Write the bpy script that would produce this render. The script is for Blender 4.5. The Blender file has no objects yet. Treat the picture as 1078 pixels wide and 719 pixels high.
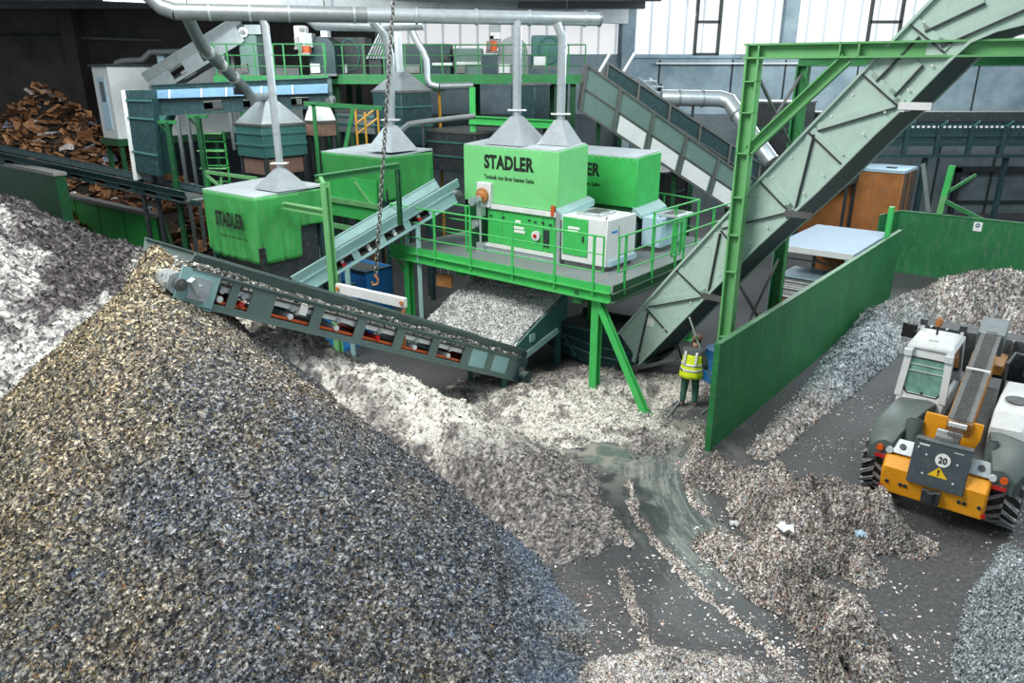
import bpy, bmesh, math, random
import numpy as np
from mathutils import Vector, Matrix, Euler, noise as mnoise
random.seed(7)
RNG = np.random.default_rng(11)
SC = bpy.context.scene
COL = SC.collection
PI = math.pi
# ---------------------------------------------------------------- camera
CAM_H, PITCH, FPX, CX, CY = 7.5, math.radians(19.84), 790.0, 539.0, 359.5
cam_d = bpy.data.cameras.new('camera'); cam = bpy.data.objects.new('camera', cam_d); COL.objects.link(cam)
cam.location = (0, 0, CAM_H); cam.rotation_euler = (PI/2 - PITCH, 0, 0)
cam_d.sensor_fit = 'HORIZONTAL'; cam_d.sensor_width = 36; cam_d.lens = FPX/1078*36
cam_d.clip_start = .1; cam_d.clip_end = 300
SC.camera = cam
CP, SP = math.cos(PITCH), math.sin(PITCH)

def at(px, py, z=None, Y=None):
    """the point of the hall seen at photograph pixel px,py, at height z or at distance Y"""
    a, b = (px-CX)/FPX, (py-CY)/FPX
    d = Vector((a, CP - b*SP, -SP - b*CP))
    t = (Y/d.y) if z is None else (z-CAM_H)/d.z
    return Vector((0, 0, CAM_H)) + d*t

YAW = math.radians(-38.9)
def frame(x, y, z=0, yaw=YAW):
    return Matrix.Translation((x, y, z)) @ Matrix.Rotation(yaw, 4, 'Z')
WV = Vector((math.cos(YAW), math.sin(YAW), 0)); VV = Vector((-math.sin(YAW), math.cos(YAW), 0))
IDN = Matrix.Identity(4)

# ---------------------------------------------------------------- mesh builder
class MB:
    def __init__(s, M=None):
        s.v, s.f, s.M = [], [], (M or IDN).copy()
    def add(s, vs, fs):
        n = len(s.v); s.v += [s.M @ Vector(p) for p in vs]
        s.f += [tuple(i+n for i in f) for f in fs]; return s
    def box(s, x0, x1, y0, y1, z0, z1, taper=0):
        t = taper
        return s.add([(x0,y0,z0),(x1,y0,z0),(x1,y1,z0),(x0,y1,z0),(x0+t,y0+t,z1),(x1-t,y0+t,z1),(x1-t,y1-t,z1),(x0+t,y1-t,z1)],
              [(0,3,2,1),(4,5,6,7),(0,1,5,4),(1,2,6,5),(2,3,7,6),(3,0,4,7)])
    def bar(s, p, q, w, h, up=(0,0,1)):
        p, q = Vector(p), Vector(q); d = (q-p).normalized(); up = Vector(up)
        if abs(d.dot(up)) > .98: up = Vector((0,1,0))
        sd = d.cross(up).normalized(); u = sd.cross(d).normalized()
        a, b = sd*w/2, u*h/2
        return s.add([p-a-b,p+a-b,p+a+b,p-a+b,q-a-b,q+a-b,q+a+b,q-a+b],
              [(0,1,2,3),(7,6,5,4),(1,0,4,5),(2,1,5,6),(3,2,6,7),(0,3,7,4)])
    def ibeam(s, p, q, h, w, t=.03, up=(0,0,1)):
        p, q = Vector(p), Vector(q); d = (q-p).normalized(); upv = Vector(up)
        if abs(d.dot(upv)) > .98: upv = Vector((0,1,0))
        sd = d.cross(upv).normalized(); u = sd.cross(d).normalized()
        s.bar(p+u*(h/2-t/2), q+u*(h/2-t/2), w, t, upv); s.bar(p-u*(h/2-t/2), q-u*(h/2-t/2), w, t, upv)
        return s.bar(p, q, t*.8, h-2*t, upv)
    def tube(s, pts, r, n=12, cap=True):
        pts = [Vector(p) for p in pts]; rs = r if isinstance(r, (list, tuple)) else [r]*len(pts)
        base = len(s.v); prev = None; vs = []; fs = []
        for i, p in enumerate(pts):
            if i == 0: t = pts[1]-p
            elif i == len(pts)-1: t = p-pts[i-1]
            else: t = (pts[i+1]-p).normalized() + (p-pts[i-1]).normalized()
            t.normalize()
            if prev is None:
                u = t.orthogonal().normalized()
            else:
                u = prev - t*prev.dot(t); u.normalize()
            prev = u; w = t.cross(u)
            k = 1.0
            if 0 < i < len(pts)-1:
                c = (pts[i+1]-p).normalized().dot((p-pts[i-1]).normalized()); k = 1.0
            for j in range(n):
                a = 2*PI*j/n; vs.append(p + (u*math.cos(a) + w*math.sin(a))*rs[i]*k)
        for i in range(len(pts)-1):
            for j in range(n):
                a, b = i*n+j, i*n+(j+1) % n
                fs.append((a, b, b+n, a+n))
        if cap:
            fs.append(tuple(range(n-1, -1, -1))); m = (len(pts)-1)*n; fs.append(tuple(range(m, m+n)))
        return s.add(vs, fs)
    def cyl(s, c, r, h, axis=(0,0,1), n=20, r2=None):
        c = Vector(c); a = Vector(axis).normalized()
        return s.tube([c-a*h/2, c+a*h/2], [r, r if r2 is None else r2], n)
    def lathe(s, prof, c, axis=(0,0,1), n=24):
        c = Vector(c); a = Vector(axis).normalized(); u = a.orthogonal().normalized(); w = a.cross(u)
        vs = []; fs = []
        for r, h in prof:
            for j in range(n):
                t = 2*PI*j/n; vs.append(c + a*h + (u*math.cos(t)+w*math.sin(t))*r)
        for i in range(len(prof)-1):
            for j in range(n):
                p, q = i*n+j, i*n+(j+1) % n; fs.append((p, q, q+n, p+n))
        if prof[0][0] > 1e-6: fs.append(tuple(range(n-1,-1,-1)))
        if prof[-1][0] > 1e-6: m = (len(prof)-1)*n; fs.append(tuple(range(m, m+n)))
        return s.add(vs, fs)
    def prism(s, poly, ext):
        poly = [Vector(p) for p in poly]; e = Vector(ext); n = len(poly)
        nrm = Vector((0,0,0))
        for i in range(n): nrm += poly[i].cross(poly[(i+1) % n])
        if nrm.dot(e) > 0: poly = poly[::-1]
        vs = poly + [p+e for p in poly]
        fs = [tuple(range(n)), tuple(range(2*n-1, n-1, -1))]
        for i in range(n):
            j = (i+1) % n; fs.append((i, i+n, j+n, j))
        return s.add(vs, fs)
    def quad(s, *pts): return s.add(pts, [tuple(range(len(pts)))])
    def frustum(s, x0, x1, y0, y1, z0, cx, cy, r, z1):
        return s.add([(x0,y0,z0),(x1,y0,z0),(x1,y1,z0),(x0,y1,z0),(cx-r,cy-r,z1),(cx+r,cy-r,z1),(cx+r,cy+r,z1),(cx-r,cy+r,z1)],
              [(0,3,2,1),(4,5,6,7),(0,1,5,4),(1,2,6,5),(2,3,7,6),(3,0,4,7)])
    def mesh(s, name, mat, off, smooth=35):
        me = bpy.data.meshes.new(name)
        me.from_pydata([tuple(p-off) for p in s.v], [], s.f); me.validate()
        if mat: me.materials.append(mat)
        if smooth:
            me.polygons.foreach_set('use_smooth', [True]*len(me.polygons))
            me.set_sharp_from_angle(angle=math.radians(smooth))
        me.update(); return me

def tag(o, label=None, cat=None, group=None, kind=None):
    if label: o['label'] = label
    if cat: o['category'] = cat
    if group: o['group'] = group
    o['kind'] = kind or 'thing'
    return o
def thing(name, label, cat, loc, group=None):
    o = bpy.data.objects.new(name, None); COL.objects.link(o); o.location = Vector(loc); o.empty_display_size = .2
    tag(o, label, cat, group); o['_off'] = list(Vector(loc)); return o
def pieces(mb):
    p = list(range(len(mb.v)))
    def find(a):
        while p[a] != a: p[a] = p[p[a]]; a = p[a]
        return a
    for f in mb.f:
        for i in f[1:]: p[find(i)] = find(f[0])
    out = {}
    for f in mb.f: out.setdefault(find(f[0]), []).append(f)
    res = []
    for fs in out.values():
        ids = sorted({i for f in fs for i in f}); mp = {k: n for n, k in enumerate(ids)}; m = MB(); m.v = [mb.v[i] for i in ids]; m.f = [tuple(mp[i] for i in f) for f in fs]; res.append(m)
    return res
def part(mb, name, mat, parent, label=None, bevel=0, smooth=35, split=False):
    if split:
        o = None
        for m in pieces(mb): o = part(m, name, mat, parent, label, bevel, smooth)
        return o
    off = Vector(parent['_off'])
    o = bpy.data.objects.new(name, mb.mesh(name, mat, off, smooth)); COL.objects.link(o); o.parent = parent
    o['_off'] = list(off)
    if label: o['label'] = label
    if bevel: bev(o, bevel)
    return o
def bev(o, w, seg=1):
    m = o.modifiers.new('edge', 'BEVEL'); m.width = w; m.segments = seg; m.limit_method = 'ANGLE'; m.angle_limit = math.radians(50)
def solo(mb, name, mat, label, cat, group=None, kind=None, bevel=0, smooth=35):
    xs = [p.x for p in mb.v]; ys = [p.y for p in mb.v]; zs = [p.z for p in mb.v]
    off = Vector(((min(xs)+max(xs))/2, (min(ys)+max(ys))/2, min(zs)))
    o = bpy.data.objects.new(name, mb.mesh(name, mat, off, smooth)); COL.objects.link(o); o.location = off; o['_off'] = list(off)
    tag(o, label, cat, group, kind)
    if bevel: bev(o, bevel)
    return o
def struct(mb, name, mat, parent=None, smooth=35):
    if parent is not None: return part(mb, name, mat, parent, smooth=smooth)
    o = bpy.data.objects.new(name, mb.mesh(name, mat, Vector((0,0,0)), smooth)); COL.objects.link(o); o['_off'] = [0,0,0]
    o['kind'] = 'structure'; return o

# ---------------------------------------------------------------- materials
def lin(c): return tuple(((x/255)/12.92 if x/255 <= .04045 else ((x/255+.055)/1.055)**2.4) for x in c) + (1,)
MATS = {}
def newmat(name):
    m = bpy.data.materials.new(name); m.use_nodes = True; nt = m.node_tree
    return m, nt, nt.nodes['Principled BSDF']
def paint(name, rgb, rough=.5, metal=0, var=.18, dust=.35, dustc=(150,150,146), scale=3.0, streak=.0, bump=.0):
    """painted or bare metal: uneven tone, scuffs, grey dust lying on upward faces"""
    m, nt, b = newmat(name); N = nt.nodes; L = nt.links
    tc = N.new('ShaderNodeTexCoord'); base = lin(rgb)
    n1 = N.new('ShaderNodeTexNoise'); n1.inputs['Scale'].default_value = scale; n1.inputs['Detail'].default_value = 6; n1.inputs['Roughness'].default_value = .65
    L.new(tc.outputs['Object'], n1.inputs['Vector'])
    r1 = N.new('ShaderNodeValToRGB'); r1.color_ramp.elements[0].position = .3; r1.color_ramp.elements[1].position = .7
    r1.color_ramp.elements[0].color = tuple(c*(1-var) for c in base[:3])+(1,); r1.color_ramp.elements[1].color = tuple(min(1, c*(1+var)) for c in base[:3])+(1,)
    L.new(n1.outputs['Fac'], r1.inputs['Fac'])
    n2 = N.new('ShaderNodeTexNoise'); n2.inputs['Scale'].default_value = 9; n2.inputs['Detail'].default_value = 8; n2.inputs['Roughness'].default_value = .7
    mp = N.new('ShaderNodeMapping'); mp.inputs['Scale'].default_value = (1, 1, .25 if streak else 1)
    L.new(tc.outputs['Object'], mp.inputs['Vector']); L.new(mp.outputs['Vector'], n2.inputs['Vector'])
    geo = N.new('ShaderNodeNewGeometry'); sep = N.new('ShaderNodeSeparateXYZ'); L.new(geo.outputs['Normal'], sep.inputs['Vector'])
    mr = N.new('ShaderNodeMapRange'); mr.inputs['From Min'].default_value = .15; mr.inputs['From Max'].default_value = .95; mr.inputs['To Max'].default_value = dust*1.6
    L.new(sep.outputs['Z'], mr.inputs['Value'])
    scf = N.new('ShaderNodeMapRange'); scf.inputs['From Min'].default_value = .52; scf.inputs['From Max'].default_value = .75; scf.inputs['To Max'].default_value = .25 + streak
    L.new(n2.outputs['Fac'], scf.inputs['Value'])
    mul = N.new('ShaderNodeMath'); mul.operation = 'MULTIPLY_ADD'; L.new(mr.outputs['Result'], mul.inputs[0]); L.new(n2.outputs['Fac'], mul.inputs[1]); L.new(scf.outputs['Result'], mul.inputs[2])
    mul.use_clamp = True
    mx = N.new('ShaderNodeMix'); mx.data_type = 'RGBA'; L.new(mul.outputs['Value'], mx.inputs['Factor'])
    L.new(r1.outputs['Color'], mx.inputs[6]); mx.inputs[7].default_value = lin(dustc)
    L.new(mx.outputs[2], b.inputs['Base Color'])
    b.inputs['Roughness'].default_value = rough; b.inputs['Metallic'].default_value = metal
    if bump:
        bp = N.new('ShaderNodeBump'); bp.inputs['Strength'].default_value = bump; bp.inputs['Distance'].default_value = .02
        L.new(n2.outputs['Fac'], bp.inputs['Height']); L.new(bp.outputs['Normal'], b.inputs['Normal'])
    MATS[name] = m; return m
def emit(name, rgb, s):
    m, nt, b = newmat(name); b.inputs['Base Color'].default_value = lin(rgb); b.inputs['Emission Color'].default_value = lin(rgb); b.inputs['Emission Strength'].default_value = s
    MATS[name] = m; return m
def flakes_mat(name, rough=.85, vscale=38, lo=.28, hi=1.75):
    m, nt, b = newmat(name); N = nt.nodes; L = nt.links
    a = N.new('ShaderNodeAttribute'); a.attribute_name = 'tint'
    geo = N.new('ShaderNodeNewGeometry'); vo = N.new('ShaderNodeTexVoronoi'); vo.inputs['Scale'].default_value = vscale; vo.inputs['Randomness'].default_value = 1
    L.new(geo.outputs['Position'], vo.inputs['Vector']); sp = N.new('ShaderNodeSeparateColor'); L.new(vo.outputs['Color'], sp.inputs[0])
    r = N.new('ShaderNodeValToRGB'); e = r.color_ramp.elements; e[0].position = 0; e[0].color = (lo,lo,lo*1.05,1); e[1].position = 1; e[1].color = (hi,hi*.985,hi*.96,1)
    x = e.new(.45); x.color = ((lo+hi)*.42,)*3+(1,); L.new(sp.outputs[0], r.inputs[0])
    mx = N.new('ShaderNodeMix'); mx.data_type = 'RGBA'; mx.blend_type = 'MULTIPLY'; mx.inputs['Factor'].default_value = 1; L.new(a.outputs['Color'], mx.inputs[6]); L.new(r.outputs[0], mx.inputs[7])
    L.new(mx.outputs[2], b.inputs['Base Color']); b.inputs['Roughness'].default_value = rough
    bp = N.new('ShaderNodeBump'); bp.inputs['Strength'].default_value = .8; bp.inputs['Distance'].default_value = .02; L.new(sp.outputs[1], bp.inputs['Height']); L.new(bp.outputs['Normal'], b.inputs['Normal'])
    MATS[name] = m; return m
G = {}
G['green'] = paint('bright_green_paint', (62,182,90), .42, var=.12, dust=.2)
G['hoodgreen'] = paint('hood_green_paint', (116,204,128), .45, var=.08, dust=.12, scale=1.2)
G['wallgreen'] = paint('bunker_green_paint', (34,112,64), .55, var=.22, dust=.25, scale=1.0, streak=.1)
G['darkgreen'] = paint('dark_green_paint', (14,76,42), .5, var=.2, dust=.3)
G['postgreen'] = paint('post_green_paint', (34,118,62), .5, var=.2, dust=.3)
G['framegreen'] = paint('frame_green_paint', (104,172,108), .5, var=.12, dust=.3)
G['teal'] = paint('teal_paint', (52,104,100), .45, var=.15, dust=.4)
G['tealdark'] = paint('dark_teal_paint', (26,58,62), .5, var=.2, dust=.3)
G['teallight'] = paint('light_teal_paint', (146,186,186), .45, var=.1, dust=.35)
G['greycase'] = paint('grey_green_casing', (172,198,186), .5, var=.06, dust=.3, streak=.1)
G['galv'] = paint('galvanised_sheet', (196,206,210), .3, metal=.6, var=.12, dust=.15, scale=5)
G['hoodroof'] = paint('pale_roof_sheet', (186,198,204), .5, var=.08, dust=.2)
G['galvdark'] = paint('dull_galvanised_sheet', (136,144,146), .38, metal=.45, var=.15, dust=.2, scale=5)
G['steel'] = paint('bare_steel', (120,122,120), .4, metal=.7, var=.2, dust=.3)
G['white'] = paint('white_paint', (218,222,222), .45, var=.06, dust=.12)
G['whiteblue'] = paint('bluish_white_paint', (176,206,222), .45, var=.06, dust=.15)
G['dark'] = paint('dark_steel', (42,48,52), .55, var=.3, dust=.3)
G['black'] = paint('black_rubber', (20,21,22), .7, var=.3, dust=.3)
G['belt'] = paint('dusty_belt', (82,84,82), .8, var=.3, dust=.5)
G['deck'] = paint('deck_grating', (120,134,136), .6, metal=.2, var=.2, dust=.45, scale=8)
G['yellow'] = paint('yellow_paint', (236,160,24), .42, var=.12, dust=.12, dustc=(120,100,80))
G['ochre'] = paint('worn_ochre_paint', (176,120,48), .5, var=.3, dust=.4)
G['handyellow'] = paint('yellow_handrail_paint', (190,140,40), .5)
G['orange'] = paint('orange_plastic', (196,84,32), .5)
G['blue'] = paint('blue_paint', (48,140,214), .45, var=.2)
G['rust'] = paint('rusty_brown_sheet', (172,110,56), .7, var=.25, dust=.15, scale=2, streak=.15)
G['brown'] = paint('brown_timber', (150,100,52), .75, var=.25)
G['ink'] = paint('black_lettering', (16,30,20), .6, var=.1, dust=0)
G['paper'] = paint('white_sticker', (236,238,236), .5, var=.03, dust=.05)
G['red'] = paint('red_lens', (190,24,20), .25, dust=.05)
G['orangelens'] = paint('orange_lens', (226,96,20), .25, dust=.05)
G['clearlens'] = paint('clear_lens', (214,222,226), .2, dust=.05)
G['glass'] = paint('dark_glass', (40,52,56), .12, var=.2, dust=.1)
G['telegrey'] = paint('telehandler_grey', (84,97,95), .5, var=.14, dust=.25, dustc=(128,128,120))
G['teledark'] = paint('telehandler_dark_grey', (70,80,86), .45, var=.15, dust=.25)
G['umber'] = paint('faded_umber_sheet', (128,100,88), .65, var=.2, dust=.3)
G['convgrey'] = paint('dusty_conveyor_paint', (96,118,114), .5, var=.12, dust=.6)
# ---------------------------------------------------------------- noise on arrays
def _hash(ix, iy, seed):
    h = (ix.astype(np.int64)*374761393 + iy.astype(np.int64)*668265263 + seed*1442695041) & 0xffffffff
    h = ((h ^ (h >> 13))*1274126177) & 0xffffffff
    return ((h ^ (h >> 16)) & 0xffff)/65535.0
def vnoise(x, y, s, seed=0):
    x = x/s; y = y/s; ix = np.floor(x); iy = np.floor(y); fx = x-ix; fy = y-iy
    fx = fx*fx*(3-2*fx); fy = fy*fy*(3-2*fy)
    a = _hash(ix,iy,seed); b = _hash(ix+1,iy,seed); c = _hash(ix,iy+1,seed); d = _hash(ix+1,iy+1,seed)
    return (a*(1-fx)+b*fx)*(1-fy) + (c*(1-fx)+d*fx)*fy - .5
def fbm(x, y, s, o=4, seed=0, g=.5):
    t = 0; a = 1
    for i in range(o): t = t + a*vnoise(x, y, s/2**i, seed+i*17); a *= g
    return t
def ramp(v, a, b): return np.clip((v-a)/(b-a), 0, 1)
def pal(cols, wts, n, jit=.25):
    c = np.array([lin(x)[:3] for x in cols]); w = np.array(wts, float); w /= w.sum()
    k = RNG.choice(len(c), n, p=w)
    return c[k]*(1 + jit*(RNG.random((n,1))*2-1))
def heap(name, label, cat, bounds, res, hfun, colfun, nflake=0, fs=(.02,.05), lift=.02, group=None, mat='flakes'):
    x0, x1, y0, y1 = bounds
    xs = np.arange(x0, x1, res); ys = np.arange(y0, y1, res)
    X, Y = np.meshgrid(xs, ys); X = X + (RNG.random(X.shape)-.5)*res*.5; Y = Y + (RNG.random(Y.shape)-.5)*res*.5
    H = hfun(X, Y); ny, nx = X.shape
    keep = H > -.03
    cell = keep[:-1,:-1] & keep[1:,:-1] & keep[:-1,1:] & keep[1:,1:]
    idx = np.arange(nx*ny).reshape(ny, nx)
    q = np.stack([idx[:-1,:-1][cell], idx[:-1,1:][cell], idx[1:,1:][cell], idx[1:,:-1][cell]], 1)
    used = np.unique(q); rem = np.full(nx*ny, -1); rem[used] = np.arange(len(used)); q = rem[q]
    V = np.stack([X.ravel()[used], Y.ravel()[used], np.maximum(H.ravel()[used], -.02)], 1)
    C = colfun(V)
    nf = 0
    if nflake:
        k = RNG.integers(0, len(V), nflake); P = V[k] + np.stack([(RNG.random(nflake)-.5)*res, (RNG.random(nflake)-.5)*res, RNG.random(nflake)*lift], 1)
        P = P[P[:,2] > .0]; n = len(P); nf = n
        a = RNG.normal(size=(n,3)); a /= np.linalg.norm(a, axis=1)[:,None]
        b = np.cross(a, RNG.normal(size=(n,3))); b /= np.linalg.norm(b, axis=1)[:,None]
        sz = fs[0] + (fs[1]-fs[0])*RNG.random((n,1))**2.5
        asp = .35 + .65*RNG.random((n,1)); u = a*sz; w = b*sz*asp
        bend = np.cross(a, b)*sz*(RNG.random((n,1))-.5)*.8
        FV = np.stack([P-u-w, P+u-w+bend, P+u+w, P-u+w+bend], 1).reshape(-1, 3)
        FC = np.repeat(colfun(P, True), 4, 0)
        fq = (np.arange(n*4).reshape(n,4) + len(V)); q = np.concatenate([q, fq]); V = np.concatenate([V, FV]); C = np.concatenate([C, FC])
    off = np.array([(x0+x1)/2, (y0+y1)/2, 0])
    me = bpy.data.meshes.new(name); me.vertices.add(len(V)); me.vertices.foreach_set('co', (V-off).astype(np.float32).ravel())
    me.loops.add(len(q)*4); me.loops.foreach_set('vertex_index', q.astype(np.int32).ravel())
    me.polygons.add(len(q)); me.polygons.foreach_set('loop_start', np.arange(0, len(q)*4, 4, dtype=np.int32))
    me.update(calc_edges=True)
    at_ = me.attributes.new('tint', 'FLOAT_COLOR', 'POINT'); at_.data.foreach_set('color', np.concatenate([np.clip(C,0,1), np.ones((len(C),1))], 1).astype(np.float32).ravel())
    me.materials.append(MATS[mat])
    o = bpy.data.objects.new(name, me); COL.objects.link(o); o.location = off
    tag(o, label, cat, group, 'stuff'); return o
flakes_mat('flakes', .85, 50, .3, 1.7); flakes_mat('flakes_soft', .85, 42, .62, 1.3); flakes_mat('flakes_far', .85, 15, .45, 1.5)
def ridge(X, Y, pts, slope=None, rnd=.35):
    """height of a windrow: pts = (x, y, half width, height) joined up"""
    out = np.full(X.shape, -9.0)
    for (a, b) in (zip(pts[:-1], pts[1:]) if len(pts) > 1 else [(pts[0], pts[0])]):
        ax, ay, ar, ah = a; bx, by, br, bh = b; dx, dy = bx-ax, by-ay; l2 = max(dx*dx+dy*dy, 1e-6)
        t = np.clip(((X-ax)*dx+(Y-ay)*dy)/l2, 0, 1); d = np.hypot(X-ax-t*dx, Y-ay-t*dy)
        r = ar+(br-ar)*t; h = ah+(bh-ah)*t
        out = np.maximum(out, h*(1+rnd*.5 - np.sqrt((d/r)**2*(1+rnd)**2*.85 + rnd*rnd*.25)))
    return out
def gp(px, py, r, h, z=0):
    p = at(px, py, z); return (p.x, p.y, r, h)

# ---------------------------------------------------------------- floor
def floor_mat():
    m, nt, b = newmat('hall_floor_concrete'); N = nt.nodes; L = nt.links
    geo = N.new('ShaderNodeNewGeometry'); P = geo.outputs['Position']
    def math_(op, a, c=None, d=None, clamp=False):
        n = N.new('ShaderNodeMath'); n.operation = op; n.use_clamp = clamp
        for i, v in enumerate((a, c, d)):
            if v is None: continue
            if isinstance(v, (int, float)): n.inputs[i].default_value = v
            else: L.new(v, n.inputs[i])
        return n.outputs[0]
    def noise(scale, det=6, vec=P, rough=.6):
        n = N.new('ShaderNodeTexNoise'); n.inputs['Scale'].default_value = scale; n.inputs['Detail'].default_value = det; n.inputs['Roughness'].default_value = rough
        L.new(vec, n.inputs['Vector']); return n.outputs['Fac']
    def mixc(f, c1, c2):
        n = N.new('ShaderNodeMix'); n.data_type = 'RGBA'; L.new(f, n.inputs['Factor'])
        for i, c in ((6, c1), (7, c2)):
            if isinstance(c, tuple): n.inputs[i].default_value = lin(c)
            else: L.new(c, n.inputs[i])
        return n.outputs[2]
    def mrange(v, a, c, lo=0, hi=1):
        n = N.new('ShaderNodeMapRange'); n.interpolation_type = 'SMOOTHSTEP'
        for i, x in zip((1,2,3,4), (a,c,lo,hi)): n.inputs[i].default_value = x
        L.new(v, n.inputs[0]); return n.outputs[0]
    def dist(p):
        n = N.new('ShaderNodeVectorMath'); n.operation = 'DISTANCE'; L.new(P, n.inputs[0]); n.inputs[1].default_value = (p[0], p[1], 0); return n.outputs['Value']
    base = mixc(noise(.35), (52,52,54), (78,79,80))
    base = mixc(mrange(noise(14, 8), .35, .75), base, (92,92,92))
    # tyre and broom arcs swept round the corner of the bunker wall
    c = ARC_C; dc = dist(c)
    cb = N.new('ShaderNodeCombineXYZ'); L.new(math_('MULTIPLY', dc, 3.2), cb.inputs[0])
    wob = noise(.8, 2); L.new(math_('MULTIPLY', wob, 1.5), cb.inputs[1])
    rings = noise(3.0, 4, cb.outputs[0], .75)
    ac = at(705, 515, 0); band = math_('MULTIPLY', math_('MULTIPLY', mrange(dc, ARC_R-1.0, ARC_R-.6), mrange(dc, ARC_R+1.1, ARC_R+.7)), mrange(dist(ac), 3.6, 2.6))
    arc_col = mixc(mrange(rings, .42, .62), (74,83,80), (132,140,134))
    base = mixc(math_('MULTIPLY', band, .85), base, arc_col)
    # patches wiped clean, dark and a little green
    for (px, py, r, col, s) in ((650,520,.75,(40,49,49),.85), (668,545,.6,(42,50,50),.8), (660,590,.9,(50,54,57),.6), (640,478,.62,(92,108,100),.9), (800,650,1.0,(58,61,65),.6), (745,640,.9,(96,102,102),.5)):
        p = at(px, py, 0); d = math_('ADD', dist(p), math_('MULTIPLY', math_('SUBTRACT', noise(1.3, 4), .5), 1.1))
        base = mixc(math_('MULTIPLY', mrange(d, r, r*.75), s), base, col)
    # pale fine dust
    d0 = at(620, 440, 0); dd = dist(d0)
    du = math_('MULTIPLY', mrange(dd, 4.2, 1.2), mrange(noise(2.2, 8), .45, .6)); base = mixc(math_('MULTIPLY', du, .8), base, (158,154,146))
    sp = mrange(noise(46, 3, P, .8), .66, .72); base = mixc(math_('MULTIPLY', sp, .7), base, (176,174,170))
    L.new(base, b.inputs['Base Color']); b.inputs['Roughness'].default_value = .62
    bp = N.new('ShaderNodeBump'); bp.inputs['Strength'].default_value = .25; bp.inputs['Distance'].default_value = .01; L.new(noise(30, 8), bp.inputs['Height']); L.new(bp.outputs['Normal'], b.inputs['Normal'])
    return m
def circle3(a, b, c):
    ax, ay, bx, by, cx, cy = a.x, a.y, b.x, b.y, c.x, c.y
    d = 2*(ax*(by-cy)+bx*(cy-ay)+cx*(ay-by))
    ux = ((ax*ax+ay*ay)*(by-cy)+(bx*bx+by*by)*(cy-ay)+(cx*cx+cy*cy)*(ay-by))/d
    uy = ((ax*ax+ay*ay)*(cx-bx)+(bx*bx+by*by)*(ax-cx)+(cx*cx+cy*cy)*(bx-ax))/d
    return (ux, uy), math.hypot(ax-ux, ay-uy)
ARC_C, ARC_R = circle3(at(712,450,0), at(694,515,0), at(760,600,0))
struct(MB().box(-45, 45, -6, 60, -.3, 0), 'floor', floor_mat())

# ---------------------------------------------------------------- hall
def wall_mat(name, c1, c2, sc=.6, rough=.8):
    m, nt, b = newmat(name); N = nt.nodes; L = nt.links
    geo = N.new('ShaderNodeNewGeometry'); n = N.new('ShaderNodeTexNoise'); n.inputs['Scale'].default_value = sc; n.inputs['Detail'].default_value = 9; n.inputs['Roughness'].default_value = .7
    L.new(geo.outputs['Position'], n.inputs['Vector']); r = N.new('ShaderNodeValToRGB'); r.color_ramp.elements[0].position = .35; r.color_ramp.elements[1].position = .68
    r.color_ramp.elements[0].color = lin(c1); r.color_ramp.elements[1].color = lin(c2); L.new(n.outputs['Fac'], r.inputs['Fac']); L.new(r.outputs['Color'], b.inputs['Base Color'])
    b.inputs['Roughness'].default_value = rough; MATS[name] = m; return m
W_DARK = wall_mat('dark_sheet_wall', (52,50,48), (84,80,76))
W_SOFF = wall_mat('grey_soffit', (84,88,90), (112,116,118))
W_CONC = wall_mat('concrete_panel_wall', (120,142,154), (168,186,196))
W_LOW = wall_mat('dirty_lower_wall', (74,86,92), (116,128,132))
W_FASC = wall_mat('pale_concrete_beam', (150,158,162), (186,192,194))
W_SEAM = wall_mat('panel_joint', (30,36,40), (44,50,54))
YB = 42.0                                    # the far wall
def bx(px, y=YB): return at(px, 60, Y=y).x
def bz(py, y=YB): return at(539, py, Y=y).z
SILL = bz(58.6)
xw0, xw1 = bx(396), bx(652)
struct(MB().box(-40, 45, YB, YB+.4, 0, bz(120)), 'wall_back', W_LOW)
struct(MB().box(xw0, 45, YB, YB+.4, bz(120), SILL), 'wall_back_upper', W_CONC)
struct(MB().box(-40, xw0, YB, YB+.4, bz(120), 14.5), 'wall_back_left', W_DARK)
sm = MB()
for px in (695, 772, 828, 905, 1033): sm.box(bx(px)-.04, bx(px)+.04, YB-.03, YB+.05, bz(118), SILL-.2)
for px in (1008, 1070): sm.box(bx(px)-.06, bx(px)+.06, YB-.03, YB+.05, bz(300), bz(121))
struct(sm, 'trim_1', W_SEAM)
struct(MB().box(bx(650), bx(1120), YB-.12, YB, SILL-.12, SILL), 'trim_2', W_CONC)
struct(MB().box(bx(690), bx(1120), YB-.25, YB-.05, bz(67.6), bz(65.8)), 'trim_3', G['white'])
# recessed gateway in the lower right wall
gt = MB(); gx0, gx1, gz0, gz1 = bx(1034), bx(1110), bz(258), bz(181)
gt.box(gx0-.25, gx0, YB-.25, YB, 0, gz1+.25).box(gx0-.25, gx1+2, YB-.25, YB, gz1, gz1+.3).box(gx0, gx1+2, YB-.1, YB, bz(214), bz(211)).bar((gx0, YB-.15, gz1-.9), (gx0+.9, YB-.15, gz1), .12, .12)
struct(gt, 'trim_4', W_SEAM)
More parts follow.
